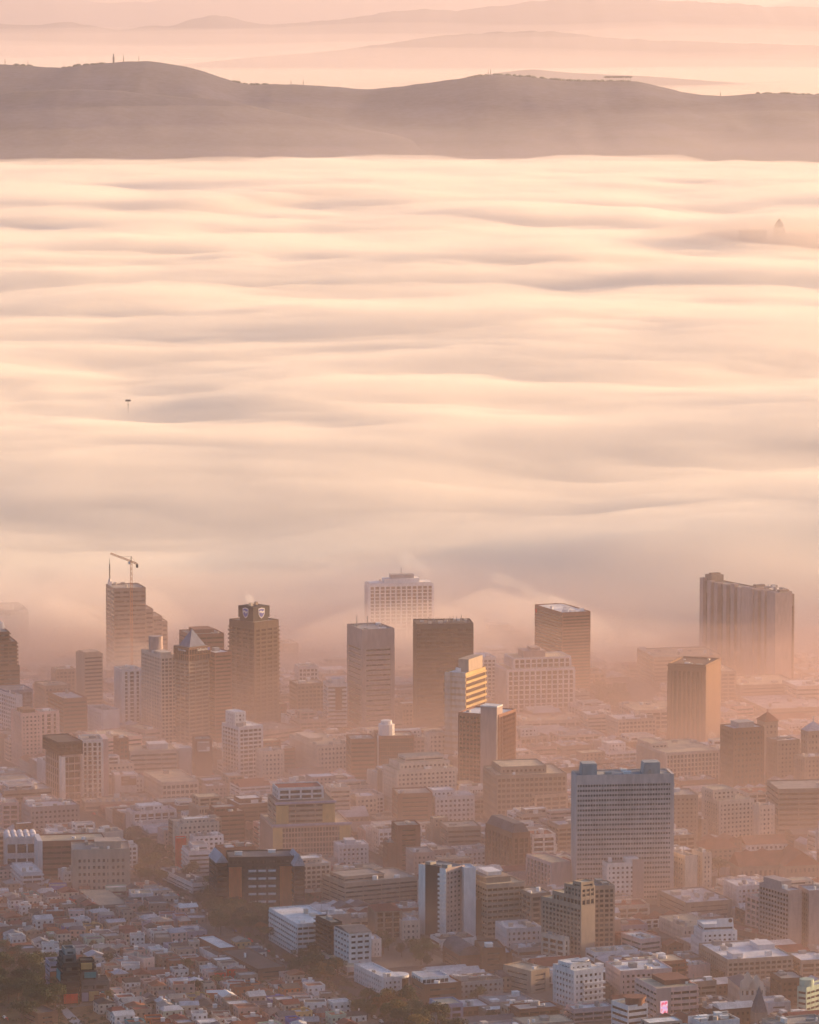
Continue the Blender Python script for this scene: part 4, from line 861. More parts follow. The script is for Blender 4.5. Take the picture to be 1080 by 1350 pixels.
b = pitched('church', 'white baroque gabled church with two curved pediments', 'church', 975, 1302, 1296, 1330, 4, 34, 'cream', 'slate', 'y', yaw=10, D=30, fh=6)
for cx_, hh in ((-b['hw'] + 5, 11), (b['hw'] - 6, 9)):
    m = MB(); p0 = [(cx_ - 5, 0), (cx_ + 5, 0), (cx_ + 4.4, hh * .45), (cx_ + 2.2, hh * .6), (cx_ + 1.6, hh * .85), (cx_, hh), (cx_ - 1.6, hh * .85), (cx_ - 2.2, hh * .6), (cx_ - 4.4, hh * .45)]
    k = len(p0); y_ = -b['hd'] - .9; m.v = [(x, y_, b['H'] - 1 + z) for x, z in p0] + [(x, y_ + 1, b['H'] - 1 + z) for x, z in p0]
    m.f = [tuple(range(k)), tuple(range(2 * k - 1, k - 1, -1))] + [((i + 1) % k, i, k + i, k + (i + 1) % k) for i in range(k)]
    m.build('pediment', WALL['cream'], b['root'])
b = B('church', 'brown stone steeple tower at the bottom right edge', 'church', 996, 1338, 1362, 3, 16, 'punch', 'taupe', yaw=16, D=9, fh=8, nclut=0)
MB().cone([(-b['hw'], -b['hd']), (b['hw'], -b['hd']), (b['hw'], b['hd']), (-b['hw'], b['hd'])], b['H'] + 1.05, (0, 0, b['H'] + 17)).build('spire', ROOF['slate'], b['root'])
b = B(O, 'brown office with pale roof edges left of the green drum office', 'office building', 1030, 1292, 1326, 12, 30, 'punch', 'brown', yaw=14, gl=G_BRONZE, D=22, roof='gravel')
b = B(O, 'sandy classical building at the right edge behind the brown office', 'office building', 1056, 1268, 1296, 8, 36, 'wide', 'sand', yaw=14, gl=G_BRONZE, D=26, roof='white')
b = B(O, 'low white building with three dark arches at the bottom right', 'office building', 1012, 1324, 1338, 8, 30, 'slit', 'bluewhite', yaw=16, D=18, roof='tin')
b = B(O, 'lilac fronted house under trees right of the brown glass tower', 'office building', 820, 1222, 1236, 6, 34, 'punch', 'lilac', yaw=14, D=20, roof='maroon')
b = B(O, 'arcaded beige building with a purple roof below the wide grey slab', 'office building', 812, 1196, 1212, 3, 44, 'wide', 'cream', yaw=14, D=22, roof='maroon', gl=G_BLACK)
b = B(O, 'long pale building with a lit sloping annexe and small red end', 'office building', 900, 1224, 1242, 20, 44, 'punch', 'cream', yaw=20, D=40, roof='sand', nclut=6)
b = B(O, 'broad cluttered roofs of the old block below the church trees', 'office building', 905, 1192, 1212, 18, 60, 'slit', 'taupe', yaw=20, D=50, roof='tin', nclut=14)
b = B(O, 'blue grey office with terraces right of the tan steps', 'office building', 845, 1240, 1268, 10, 26, 'band', 'palepink', yaw=30, D=24, roof='white', nclut=4)

# the dark colour panelled terraces on the slope
b = B('apartment_terrace', 'dark stepped hillside flats with red yellow and teal panels', 'apartment block', 84, 1272, 1325, 14, 20, dict(STY['ledge'], so=.7), 'charcoal', yaw=14, D=22, gl=G_DARK, roof='dark', fh=3.6,
      tiers=((.1, .2, .9, .95, 9, .4, 'wide', 'darkgrey', 'dark'), (.3, .4, .95, .95, 16, 9.4, 'wide', 'grey', 'dark')))
panel(b, 'R', .0, .92, 1, 7, 'red_panel', WALL['red'], 1.0, .6)
panel(b, 'L', .3, .9, b['H'] - 12, b['H'] - 6, 'teal_panel', WALL['teal'], 1.0, .6)
b = B('apartment_terrace', 'lower colour boxed flats right of the dark stepped flats', 'apartment block', 108, 1296, 1322, 3, 36, 'wide', 'darkgrey', yaw=10, D=18, gl=G_DARK, roof='dark', fh=3.6,
      tiers=((.0, .2, .6, .95, 12, .4, 'wide', 'darkgrey', 'dark'), (.0, .4, .5, .95, 26, 12.4, 'ledge', 'charcoal', 'dark')))
for f0, f1, z0_, z1_, c_ in ((.0, .24, 1, 6.5, 'lilac'), (.26, .62, 1, 7, 'yellow'), (.64, .7, 1, 6.5, 'bluewhite'), (.72, 1.0, 1, 7, 'teal')): panel(b, 'R', f0, f1, z0_, z1_, c_.replace('bluewhite', 'white') + '_panel', WALL[c_], .7, .5)
o = panel(b, 'R', .0, .4, b['H'] + 8, b['H'] + 12, 'yellow_panel', WALL['yellow'], -.2 * b['D'] + .8, .5)
o = panel(b, 'R', .12, .55, b['H'] + 2.5, b['H'] + 6, 'teal_panel', WALL['teal'], -.2 * b['D'] + .8, .5)
b = B('apartment_terrace', 'blue grey hillside flats with a red base left of the stepped flats', 'apartment block', 66, 1270, 1306, 8, 16, 'band', 'lilac', yaw=16, D=14, gl=G_DARK, roof='dark', fh=3.6)
panel(b, 'R', .0, .9, 1, 12, 'red_panel', WALL['redbrick'], .5, .3)

# --- low far quarter on the right
for (n_, lb, ct, uc, vt, vb, wl, wr, st, wa, yw, D_, rf) in (
    (O, 'long flat concrete hall at the fog edge on the right', 'hall', 862, 868, 905, 20, 90, 'band', 'taupe', 12, 60, 'sand'),
    (O, 'terraced station block left of the long slab of bays', 'station', 900, 888, 930, 10, 70, 'wide', 'taupe', 12, 50, 'sand'),
    (O, 'low ridge roofed shed under the long slab of bays', 'station', 975, 905, 930, 20, 80, 'slit', 'taupe', 14, 60, 'sand'),
    (O, 'wide pale terminal with a long white roof edge', 'office building', 838, 938, 968, 24, 66, 'wide', 'cream', 14, 50, 'sand'),
    (O, 'pale low office block left of the slotted tower', 'office building', 815, 950, 978, 16, 50, 'grid', 'cream', 18, 30, 'white'),
    (O, 'white stepped terminal building left of the wide pale terminal', 'office building', 775, 944, 970, 8, 36, 'band', 'cream', 14, 26, 'white'),
    (O, 'long flat arcade with a balustrade under the white pillared hotel', 'office building', 690, 952, 966, 20, 80, 'wide', 'cream', 12, 30, 'sand'),
    (O, 'sunlit low roofs right of the steam plume', 'office building', 742, 985, 1004, 14, 40, 'slit', 'taupe', 20, 30, 'tin'),
    (O, 'domed pale hall in the haze at the far right', 'hall', 1050, 906, 935, 12, 60, 'band', 'cream', 14, 40, 'white'),
    (O, 'broad railway shed roof with skylights behind the brick tower', 'station', 1010, 936, 950, 40, 90, 'slit', 'taupe', 14, 80, 'tin'),
    (O, 'white sheds in haze at the right edge above the pointed tower', 'station', 1060, 922, 935, 20, 40, 'slit', 'cream', 14, 30, 'white')):
    B(n_, lb, ct, uc, vt, vb, wl, wr, st, wa, yaw=yw, D=D_, roof=rf, gl=G_BRONZE, nclut=8)
# far island of buildings in the fog, wrapped in thin mist
for q_, (rx_, ry_, rz_, dn_) in enumerate(((330, 260, 60, .0036), (230, 200, 42, .006))):
    ellipsoid('fog_wisp', (800, 9800, 112), (rx_, ry_, rz_), volume('wisp_volume', (.96, .86, .78), dn_), ('outer', 'inner')[q_] + ' wisp of mist wrapping the buildings far out in the fog', q_)
for i, (u0, u1, vt, lb) in enumerate(((972, 1006, 304, 'long hazy block on the fog island far right'), (1018, 1030, 301, 'hazy domed hall on the fog island far right'), (1033, 1090, 309, 'low hazy buildings right of the domed hall in the fog'))):
    Y_ = 9900.; x0_ = (u0 - 540) / F * (Y_ + 60); x1_ = (u1 - 540) / F * (Y_ + 60)
    r = empty('distant_building', (x0_ + x1_) / 2, Y_); tag(r, lb, 'building', 'buildings far out in the fog')
    H_ = height_at(0, Y_, vt); hw = (x1_ - x0_) / 2
    block(r, -hw, -30, hw, 30, 0, H_, dict(STY['piers'], bay=9, pw=3), 'taupe', fh=12)
    if i == 1: MB().prism(circle(0, 0, hw, 16), H_, H_ + 8).cone(circle(0, 0, hw, 16), H_ + 8, (0, 0, H_ + 22)).build('dome', ROOF['slate'], r)

# ---------------------------------------------------------------- streets, ordinary blocks and houses
YAW0 = 20.0; C0, S0 = math.cos(rad(YAW0)), math.sin(rad(YAW0))
def to_g(x, y): return (x * C0 + y * S0, -x * S0 + y * C0)
def to_w(a, b): return (a * C0 - b * S0, a * S0 + b * C0)
def project(x, y, z):
    cp, sp = math.cos(rad(PITCH)), math.sin(rad(PITCH)); dz = z - CAMZ
    d = y * cp - dz * sp
    return (540 + F * x / d, 675 - F * (y * sp + dz * cp) / d)

A_ = to_g(*ground(200, 1120)); B_ = to_g(*ground(500, 1345))
AVE = (A_[0] + B_[0]) / 2                      # the tree lined avenue runs along g2 at this g1
def rect_hit(cx, cy, hw, hd, ang, o, pad=1.0):
    ox, oy, ow, od, oa = o[:5]; ow += pad; od += pad
    dx, dy = ox - cx, oy - cy
    for a in (ang, oa):
        for ax in ((math.cos(a), math.sin(a)), (-math.sin(a), math.cos(a))):
            r = sum(abs(h * (math.cos(t) * ax[0] + math.sin(t) * ax[1])) + abs(k * (-math.sin(t) * ax[0] + math.cos(t) * ax[1])) for h, k, t in ((hw, hd, ang), (ow, od, oa)))
            if abs(dx * ax[0] + dy * ax[1]) > r: return False
    return True

HERO = list(FOOT)
import re
anchors = []
for o in [o for o in COL.objects if o.parent is None and o.get('category') and o.get('label')]:
    x, y = o.location.x, o.location.y
    short = re.split(r' (?:with|in|at|behind|left|right|below|beside|whose|between|under|of|on|hard|tucked|joined|running|that|squeezed|peeping|peeking|cut|rising|standing|carrying|framed|dotted|striped|sunk|fading|dissolving|hard|climbing|around|half|barely|linked|attached|stepping|before|by|near|forming|and|among|from|crowned)\b', o['label'])[0]
    wds = short.split()
    if 3 <= len(wds) and o['category'] != 'crane':
        if len(wds) > 4: wds = wds[:2] + wds[-2:] if len(wds) > 5 else wds[-4:]
        u, v = project(x, y, 8)
        if 0 <= u <= 1080 and v > 840: anchors.append((u, v, ' '.join(wds)))
cnt = {}
for a in anchors: cnt[a[2]] = cnt.get(a[2], 0) + 1
anchors = [a for a in anchors if cnt[a[2]] == 1]
USED = set()
def where(x, y, head, tries=60):
    """a label that ends in where the thing stands, next to something that can be found"""
    u, v = project(x, y, 4)
    near = sorted(anchors, key=lambda a: (a[0] - u) ** 2 + (2 * (a[1] - v)) ** 2)[:tries]
    for a in near:
        du, dv = u - a[0], (v - a[1]) * 1.6; d = math.hypot(du, dv)
        adv = 'close ' if d < 34 else 'well ' if d > 75 else ''
        if abs(du) > 2.2 * abs(dv): w_ = adv + ('left of' if du < 0 else 'right of')
        elif abs(dv) > 2.2 * abs(du): w_ = adv + ('behind' if dv < 0 else 'in front of') if adv != 'well ' else ('far behind' if dv < 0 else 'far in front of')
        else: w_ = adv + ('back' if dv < 0 else 'front') + (' left of' if du < 0 else ' right of')
        l_ = head + ' ' + w_ + ' the ' + a[2]
        if l_ not in USED and len(l_.split()) <= 16:
            USED.add(l_); return l_
    for a in near:
        l_ = head + ' in the quarter around the ' + a[2]
        if l_ not in USED and len(l_.split()) <= 16: USED.add(l_); return l_
    for a in near:
        l_ = ' '.join(head.split(' with ')[0].split()) + ' between street and yard toward the ' + a[2]
        if l_ not in USED and len(l_.split()) <= 16: USED.add(l_); return l_
    return ' '.join(head.split()[:9]) + ' in the dense quarter of roofs'

def zone(u, v):
    if (u < 262 and v > 1168 + .02 * u) or (v > 1235 + (u - 150) * .1 and u < 385) or (v > 1292 and u < 470) : return 'house'
    return 'city'

# kerbed pavement blocks, streets between them
S1, S2, SW = 74.0, 108.0, 10.0
pav = MB(); marks = MB(); cells = []
b0 = to_g(0, 2560)[1]
for i in range(-16, 15):
    for j in range(-6, 26):
        ga = AVE + 14 + i * S1 + (0 if i >= 0 else -14 + 0); gb = b0 + j * S2 + (i % 2) * 27
        a0, a1, c0, c1 = ga + SW / 2, ga + S1 - SW / 2, gb + SW / 2, gb + S2 - SW / 2
        if i < 0: a0 -= 14; a1 -= 14
        cx, cy = to_w((a0 + a1) / 2, (c0 + c1) / 2)
        u, v = project(cx, cy, 0)
        if not (-160 < u < 1250 and 2480 < cy < 5100): continue
        cells.append((a0, a1, c0, c1))
        n = len(pav.v); q = [to_w(a0, c0), to_w(a1, c0), to_w(a1, c1), to_w(a0, c1)]
        pav.prism(q, .0, .14)
        if cy < 4300:
            for k in range(9):
                p = to_w(a0 - SW / 2 - .1, c0 + k * 11); q_ = to_w(a0 - SW / 2 + .1, c0 + k * 11 + 4)
                p2 = to_w(a0 - SW / 2 + .1, c0 + k * 11); q2 = to_w(a0 - SW / 2 - .1, c0 + k * 11 + 4)
                m_ = len(marks.v); marks.v += [(*p, .03), (*p2, .03), (*q_, .03), (*q2, .03)]; marks.f.append((m_, m_ + 1, m_ + 2, m_ + 3))
M_PAVE = plain('pavement', (.15, .13, .115), .95, .35, .05, streak=False)
kind(pav.build('pavement', M_PAVE), 'structure'); kind(marks.build('road_marking', M_WHITEP), 'structure')
rv = MB()
for u0, u1, wd in ((0, 0, 0),):
    q = [to_w(AVE - 13, b0 - 200), to_w(AVE + 13, b0 - 200), to_w(AVE + 13, b0 + 1300), to_w(AVE - 13, b0 + 1300)]
    n = 60
    for k in range(n):
        t0_, t1_ = b0 - 200 + 1500 * k / n, b0 - 200 + 1500 * (k + 1) / n; m_ = len(rv.v)
        rv.v += [(*to_w(AVE - 12, t0_), .16), (*to_w(AVE + 12, t0_), .16), (*to_w(AVE + 12, t1_), .16), (*to_w(AVE - 12, t1_), .16)]; rv.f.append((m_, m_ + 1, m_ + 2, m_ + 3))
kind(rv.build('road', plain('asphalt', (.055, .052, .05), .85, .3, .1, streak=False)), 'structure')

NUM = 'zero one two three four five six seven eight nine ten eleven twelve'.split()
R1 = random.Random(5)
WN = dict(white='white', cream='cream', beige='beige', sand='sandy', grey='grey', taupe='taupe', mauve='mauve grey', brown='brown', redbrick='red brick', rust='rust brown', pink='pink', palepink='pale pink', yellow='yellow', blue='deep blue', lilac='lilac', teal='teal', mint='mint green', orange='orange', bluewhite='cool white', red='bright red', darkgrey='dark grey', green='green')
RN = dict(gravel='gravel', white='white', grey='grey', dark='dark', tile='red tiled', maroon='maroon', tin='pale tin', bluetin='blue tin', sand='sandy', slate='slate')
nfill = 0
def free(cx, cy, hw, hd, ang, pad=1.0):
    for o in FOOT:
        if (o[0] - cx) ** 2 + (o[1] - cy) ** 2 < (math.hypot(hw, hd) + math.hypot(o[2], o[3]) + pad * 2) ** 2 and rect_hit(cx, cy, hw, hd, ang, o, pad): return False
    return True
def cap_height(cx, cy, hw, hd, want):
    """keep ordinary buildings from hiding what the photograph shows of those behind them"""
    uc, vb = project(cx, cy, 0); half = (hw + hd) * F / cy * .55
    lim = want
    for o in HERO:
        if o[1] > cy - 2 and o[7] > uc - half * .8 and o[6] < uc + half * .8:
            vv = o[8] - 3
            if vv < vb:
                h = height_at(cx, cy, vv); lim = min(lim, h)
    return lim

def fill_building(cx, cy, w_, d_, h, far):
    global nfill
    r = R1
    floors = max(1, int(h / 3.4)); kd = 'apartment_block' if r.random() < .45 and floors > 2 else r.choice(['office_building', 'office_building', 'commercial_building']) if floors > 2 else r.choice(['shop', 'workshop'])
    wall = r.choices(['cream', 'white', 'beige', 'sand', 'taupe', 'mauve', 'rust', 'palepink', 'bluewhite', 'grey', 'brown', 'redbrick'], [16, 10, 14, 14, 13, 8, 7, 8, 6, 6, 6, 3])[0]
    roof = r.choices(['gravel', 'sand', 'white', 'grey', 'tin', 'dark', 'tile', 'bluetin'], [20, 14, 14, 12, 12, 7, 6, 5])[0]
    sty = r.choices(['punch', 'grid', 'band', 'wide', 'fins', 'ledge', 'piers'], [30, 14, 16, 10, 5, 10, 6])[0]
    o = empty(kd, cx, cy, .14, rad(YAW0))
    hw, hd = w_ / 2, d_ / 2
    nst = floors
    pitch = r.random() < (.30 if floors <= 3 else .06)
    block(o, -hw, -hd, hw, hd, 0, h, sty, wall, gl=r.choice([G_DARK, G_BRONZE, G_BRONZE]), fh=3.5, cap=r.choice([.6, 1.0, 1.6]), blank=r.choice(['', '', '', 'L', 'R', 'E']) if not far else '', roof=roof, parapet=0 if pitch else r.choice([.6, .9, 1.2]))
    if pitch:
        ax = r.choice('xy'); roof = r.choice(['tile', 'tin', 'slate', 'maroon', 'bluetin', 'tin'])
        k_ = max(1, round((w_ if ax == 'y' else d_) / 11)); hp = r.choice([0, 0, 3.0]) if k_ == 1 else 0
        for q in range(k_):
            q0, q1 = q / k_, (q + 1) / k_; rr = (h + .14, h + 11 * .2 + .7 + (q % 2) * .3)
            if ax == 'y': MB().gable(-hw + q0 * w_ + .02, -hd, -hw + q1 * w_ - .02, hd, *rr, 'y', 0 if k_ > 1 else .4, hp).build('pitched_roof', ROOF[roof], o)
            else: MB().gable(-hw, -hd + q0 * d_ + .02, hw, -hd + q1 * d_ - .02, *rr, 'x', 0 if k_ > 1 else .4, hp).build('pitched_roof', ROOF[roof], o)
    else:
        if floors > 3 and r.random() < .5:
            f = r.uniform(.45, .75); g = r.uniform(.45, .8); x0 = -hw + r.uniform(.05, .2) * w_; y0 = -hd + r.uniform(.1, .3) * d_
            block(o, x0, y0, min(x0 + w_ * f, hw - .5), min(y0 + d_ * g, hd - .5), h + .2, h + r.choice([3.4, 3.4, 6.6]), r.choice(['punch', 'wide', 'band']), r.choice([wall, wall, 'white']), fh=3.4, cap=.5, roof=r.choice(['white', 'sand', 'grey']), parapet=.5)
        clutter(o, -hw, -hd, hw, hd, h, r.choice([4, 6, 8, 10]), nfill)
        if r.random() < .25: mast(o, hw * r.uniform(-.7, .7), hd * r.uniform(-.7, .7), h, r.uniform(4, 9), .12)
    dk = {'commercial_building': 'commercial block', 'apartment_block': 'apartment block', 'office_building': 'office block', 'shop': 'building', 'workshop': 'building'}[kd]
    lb = where(cx, cy, f"{WN[wall]} {NUM[min(12, nst)]} storey {dk.split()[0] + ('' if dk == 'building' else ' block')} with {RN[roof]} roof")
    tag(o, lb, 'building', 'ordinary city blocks between the landmarks')
    FOOT.append((cx, cy, hw, hd, rad(YAW0), kd, 0, 0, 0)); nfill += 1

pend = []
for (a0, a1, c0, c1) in cells:
    k = c0 + .5
    while k < c1 - 9:
        dd = R1.uniform(17, 31) if project(*to_w(a0, k), 0)[1] < 1120 else R1.uniform(13, 24); dd = min(dd, c1 - k)
        if dd < 10: break
        split = a0 + (a1 - a0) * R1.uniform(.38, .62)
        for x0, x1 in ((a0 + .6, split - .4), (split + .4, a1 - .6)):
            cx, cy = to_w((x0 + x1) / 2, k + dd / 2); pend.append((cx, cy, x1 - x0, dd - .8))
        k += dd
pend.sort(key=lambda p: p[1])
for cx, cy, w_, d_ in pend:
    u, v = project(cx, cy, 0)
    if not (-25 < u < 1110 and v < 1392 and cy < 4330): continue
    if zone(u, v) == 'house': continue
    if 780 < u < 870 and 900 < v < 950: continue
    if (385 < u < 480 and 1262 < v < 1350) or (540 < u < 615 and 1252 < v < 1284) or (478 < u < 545 and 1240 < v < 1305) or (440 < u < 530 and v > 1325) or (174 < u < 232 and 1112 < v < 1190) or (222 < u < 335 and 1176 < v < 1246): continue
    # shrink until it fits between the landmarks
    ok = None
    for f in (1, .8, .62, .48):
        for sx, sy in ((0, 0), (-1, -1), (1, -1), (-1, 1), (1, 1)):
            w2, d2 = w_ * f, d_ * f
            if f == 1 and (sx or sy): continue
            p = to_w(*(np.array(to_g(cx, cy)) + (sx * (w_ - w2) / 2, sy * (d_ - d2) / 2)))
            if free(p[0], p[1], w2 / 2, d2 / 2, rad(YAW0), .6): ok = (p[0], p[1], w2, d2); break
        if ok: break
    if not ok or min(ok[2:]) < 9: continue
    far = cy > 3900
    want = R1.choice([7, 9, 11, 14, 14, 17, 20, 24, 28]) if not far else R1.choice([6, 8, 10, 12, 15])
    if v > 1240 and u < 760: want = R1.choice([5, 6, 7, 9, 11])
    if u > 800 and v > 1150: want = R1.choice([7, 10, 12, 14, 17, 20])
    if u > 780 and v < 990: want = R1.choice([5, 6, 8])
    h = cap_height(ok[0], ok[1], ok[2] / 2, ok[3] / 2, want)
    if h < 3.8: continue
    fill_building(*ok, h, far)

# houses on the slope
nh = 0
R2 = random.Random(21)
def house(cx, cy, w_, d_, rz):
    global nh
    r = R2; st = r.choice([1, 1, 2, 2]); h = st * 3.0 + r.uniform(.2, .8)
    wall = r.choices(['white', 'bluewhite', 'cream', 'palepink', 'pink', 'yellow', 'lilac', 'mint', 'teal', 'redbrick', 'orange', 'taupe', 'blue', 'red', 'beige'], [14, 8, 12, 8, 7, 3, 5, 3, 2, 9, 3, 20, 1, 1, 12])[0]
    roof = r.choices(['tin', 'grey', 'tile', 'maroon', 'slate', 'dark', 'white', 'bluetin', 'gravel'], [8, 10, 9, 14, 18, 14, 4, 5, 7])[0]
    o = empty('house', cx, cy, .14, rz)
    hw, hd = w_ / 2, d_ / 2
    flat = r.random() < .42
    MB().box(-hw, -hd, 0, hw, hd, h).build('wall', WALL[wall], o)
    if flat:
        m = MB(); ring(m, -hw - .12, -hd - .12, hw + .12, hd + .12, .35, h + .004, h + r.uniform(.6, 1.2)); m.build('parapet', WALL[wall], o)
        MB().box(-hw + .3, -hd + .3, h + .008, hw - .3, hd - .3, h + .2).build('roof', ROOF[roof], o)
        if r.random() < .5: MB().box(0, 0, h + .2, 2.4, 2.2, h + 2.2).box(-.15, -.15, h + 2.2, 2.55, 2.35, h + 2.4).build('stair_head', WALL[r.choice(['white', wall])], o)
    else:
        ax = 'x' if w_ > d_ else 'y'
        if r.random() < .3: ax = 'xy'[ax == 'x']
        rf = MB().gable(-hw, -hd, hw, hd, h + .006, h + r.uniform(1.5, 2.6), ax, .35, r.choice([0, 0, 2.2])).build('roof', ROOF[roof], o)
        MB().box(-.35, -.35, 0, .35, .35, 2.9).build('chimney', WALL[r.choice(['white', 'redbrick'])], rf).location = (hw * .6, hd * .5, h + .01)
    gm = None
    for fl in range(st):
        for k in range(2 if w_ < 9 else 3):
            x = -hw + (k + .5) * w_ / (2 if w_ < 9 else 3)
            if fl == 0 and k == 1:
                MB().box(x - .55, -hd - .07, 0, x + .55, -hd + .1, 2.2).build('door', WALL[r.choice(['brown', 'teal', 'charcoal'])], o); continue
            if gm is None: g = MB().box(-.65, -.08, 0, .65, .1, 1.4).build('window', G_DARK, o); gm = g.data
            else: g = bpy.data.objects.new('window', gm); COL.objects.link(g); g.parent = o
            g.location = (x, -hd, fl * 3 + .95)
        for k in range(2):
            g = bpy.data.objects.new('window', gm) if gm else MB().box(-.65, -.08, 0, .65, .1, 1.4).build('window', G_DARK, o); gm = g.data
            if g.name not in COL.objects: COL.objects.link(g)
            g.parent = o; g.location = (-hw, -hd + (k + .5) * d_ / 2, fl * 3 + .95); g.rotation_euler = (0, 0, rad(-90))
    shape = 'flat' if flat else 'pitched'
    tag(o, where(cx, cy, f"{WN[wall]} {'one' if st == 1 else 'two'} storey house with {shape} {RN[roof].replace(' tiled', '')} roof"), 'house', 'small houses on the near slope')
    FOOT.append((cx, cy, hw, hd, rz, 'house', 0, 0, 0)); nh += 1

for i in range(-24, 28):
    for j in range(-60, 60):
        ga = AVE - 32 - i * 15.2; gb = to_g(0, 2950)[1] + j * 12.4 + (i % 3) * 4
        if (i % 4) == 3 : ga += 2.6
        cx, cy = to_w(ga + R2.uniform(-1, 1), gb + R2.uniform(-1, 1)); u, v = project(cx, cy, 0)
        if not (-12 < u < 470 and 1100 < v < 1375) or zone(u, v) != 'house' or ga > AVE - 22: continue
        if R2.random() < .10: continue
        if (u < 130 and v > 1318) or (u < 80 and v > 1275): continue
        if nh >= 296: continue
        w_, d_ = R2.uniform(9, 13.5), R2.uniform(8.5, 11.8)
        rz = rad(YAW0 + R2.choice([0, 0, 0, -14]) + R2.uniform(-3, 3))
        if free(cx, cy, w_ / 2, d_ / 2, rz, .15): house(cx, cy, w_, d_, rz)
        elif free(cx, cy, 3.6, 3.6, rz, .15): house(cx, cy, 7.2, 7.2, rz)

# ---------------------------------------------------------------- trees
def leafmat(name, c):
    m, t, b = newmat(name); N = t.nodes; L = t.links
    oi = N.new('ShaderNodeObjectInfo'); geo = N.new('ShaderNodeNewGeometry')
    nz = N.new('ShaderNodeTexNoise'); nz.inputs['Scale'].default_value = .6; L.new(geo.outputs['Position'], nz.inputs['Vector'])
    ad = N.new('ShaderNodeMath'); ad.operation = 'ADD'; L.new(oi.outputs['Random'], ad.inputs[0]); L.new(nz.outputs['Fac'], ad.inputs[1])
    mr = N.new('ShaderNodeMapRange'); mr.inputs['From Max'].default_value = 1.7; mr.inputs['From Min'].default_value = .2; L.new(ad.outputs[0], mr.inputs['Value'])
    mx = N.new('ShaderNodeMix'); mx.data_type = 'RGBA'; mx.inputs['A'].default_value = (*[k * .55 for k in c], 1); mx.inputs['B'].default_value = (*[k * 1.7 for k in c], 1)
    L.new(mr.outputs[0], mx.inputs['Factor']); L.new(mx.outputs['Result'], b.inputs['Base Color']); b.inputs['Roughness'].default_value = .8
    return m
LEAF = dict(dark=leafmat('dark_leaves', (.026, .046, .018)), olive=leafmat('olive_leaves', (.055, .070, .020)), gold=leafmat('yellowing_leaves', (.16, .11, .025)), rust=leafmat('rusty_leaves', (.15, .07, .025)))
M_BARK = plain('bark', (.10, .075, .055), .95, .3)
CR = []
for s in range(7):
    rg = np.random.default_rng(s + 3); vs_ = []; fs_ = []
    nb = 9 + s % 3
    for k in range(nb):
        th = rg.uniform(0, 6.28); rr = rg.uniform(.1, .62) if k else 0; cz = rg.uniform(-.25, .45) if k else .3; br = rg.uniform(.28, .46)
        cc = np.array([math.cos(th) * rr, math.sin(th) * rr, cz])
        for q in range(150):
            d = rg.normal(size=3); d /= np.linalg.norm(d); p = cc + d * br * rg.uniform(.75, 1.08) * (1, 1, .8)
            u_ = rg.normal(size=3); u_ /= np.linalg.norm(u_); w_ = np.cross(u_, d + rg.normal(size=3) * .5); w_ /= np.linalg.norm(w_) + 1e-6
            L_ = rg.uniform(.035, .075); n = len(vs_)
            vs_ += [tuple(p - u_ * L_), tuple(p + w_ * L_ * .8), tuple(p + u_ * L_), tuple(p - w_ * L_ * .8)]; fs_.append((n, n + 1, n + 2, n + 3))
    me = bpy.data.meshes.new('crown'); me.from_pydata(vs_, [], fs_); CR.append(me)
CM = {}
def crown_mesh(s, c):
    if (s, c) not in CM:
        m = CR[s].copy(); m.materials.append(LEAF[c]); CM[s, c] = m
    return CM[s, c]
tm = MB(); tm.prism(circle(0, 0, .075, 7), 0, .55, circle(.02, 0, .045, 7)).bar((.02, 0, .5), (.25, .12, .85), .02).bar((.02, 0, .5), (-.2, .2, .8), .02).bar((.02, 0, .45), (0, -.25, .8), .02)
TM = bpy.data.meshes.new('trunk'); TM.from_pydata(tm.v, [], tm.f); TM.materials.append(M_BARK)
R3 = random.Random(9); nt_ = 0
LN = dict(dark='dark green', olive='olive green', gold='yellowing', rust='rusty brown')
def tree(x, y, r, c, grp, inhero=False):
    global nt_
    if nt_ >= 285: return
    if not free(x, y, r * .30, r * .30, 0, 0): return
    pu, pv = project(x, y, 0)
    if (436 < pu < 552 and 1300 < pv < 1326) or (355 < pu < 398 and 1238 < pv < 1272) or (222 < pu < 274 and 1166 < pv < 1192): return
    o = empty('tree', x, y, .1, R3.uniform(0, 6.28)); nt_ += 1
    h = r * R3.uniform(1.0, 1.5)
    k = bpy.data.objects.new('trunk', TM); COL.objects.link(k); k.parent = o; k.scale = (r, r, h * 1.2)
    g = bpy.data.objects.new('crown', crown_mesh(R3.randrange(7), c)); COL.objects.link(g); g.parent = o
    g.location = (0, 0, h * .95); g.scale = (r * 1.1, r * 1.1, r * R3.uniform(.75, 1.1))
    sz = 'small' if r < 3.6 else 'large' if r > 6 else 'round'
    tag(o, where(x, y, f"{sz} {LN[c]} tree standing"), 'tree', grp)

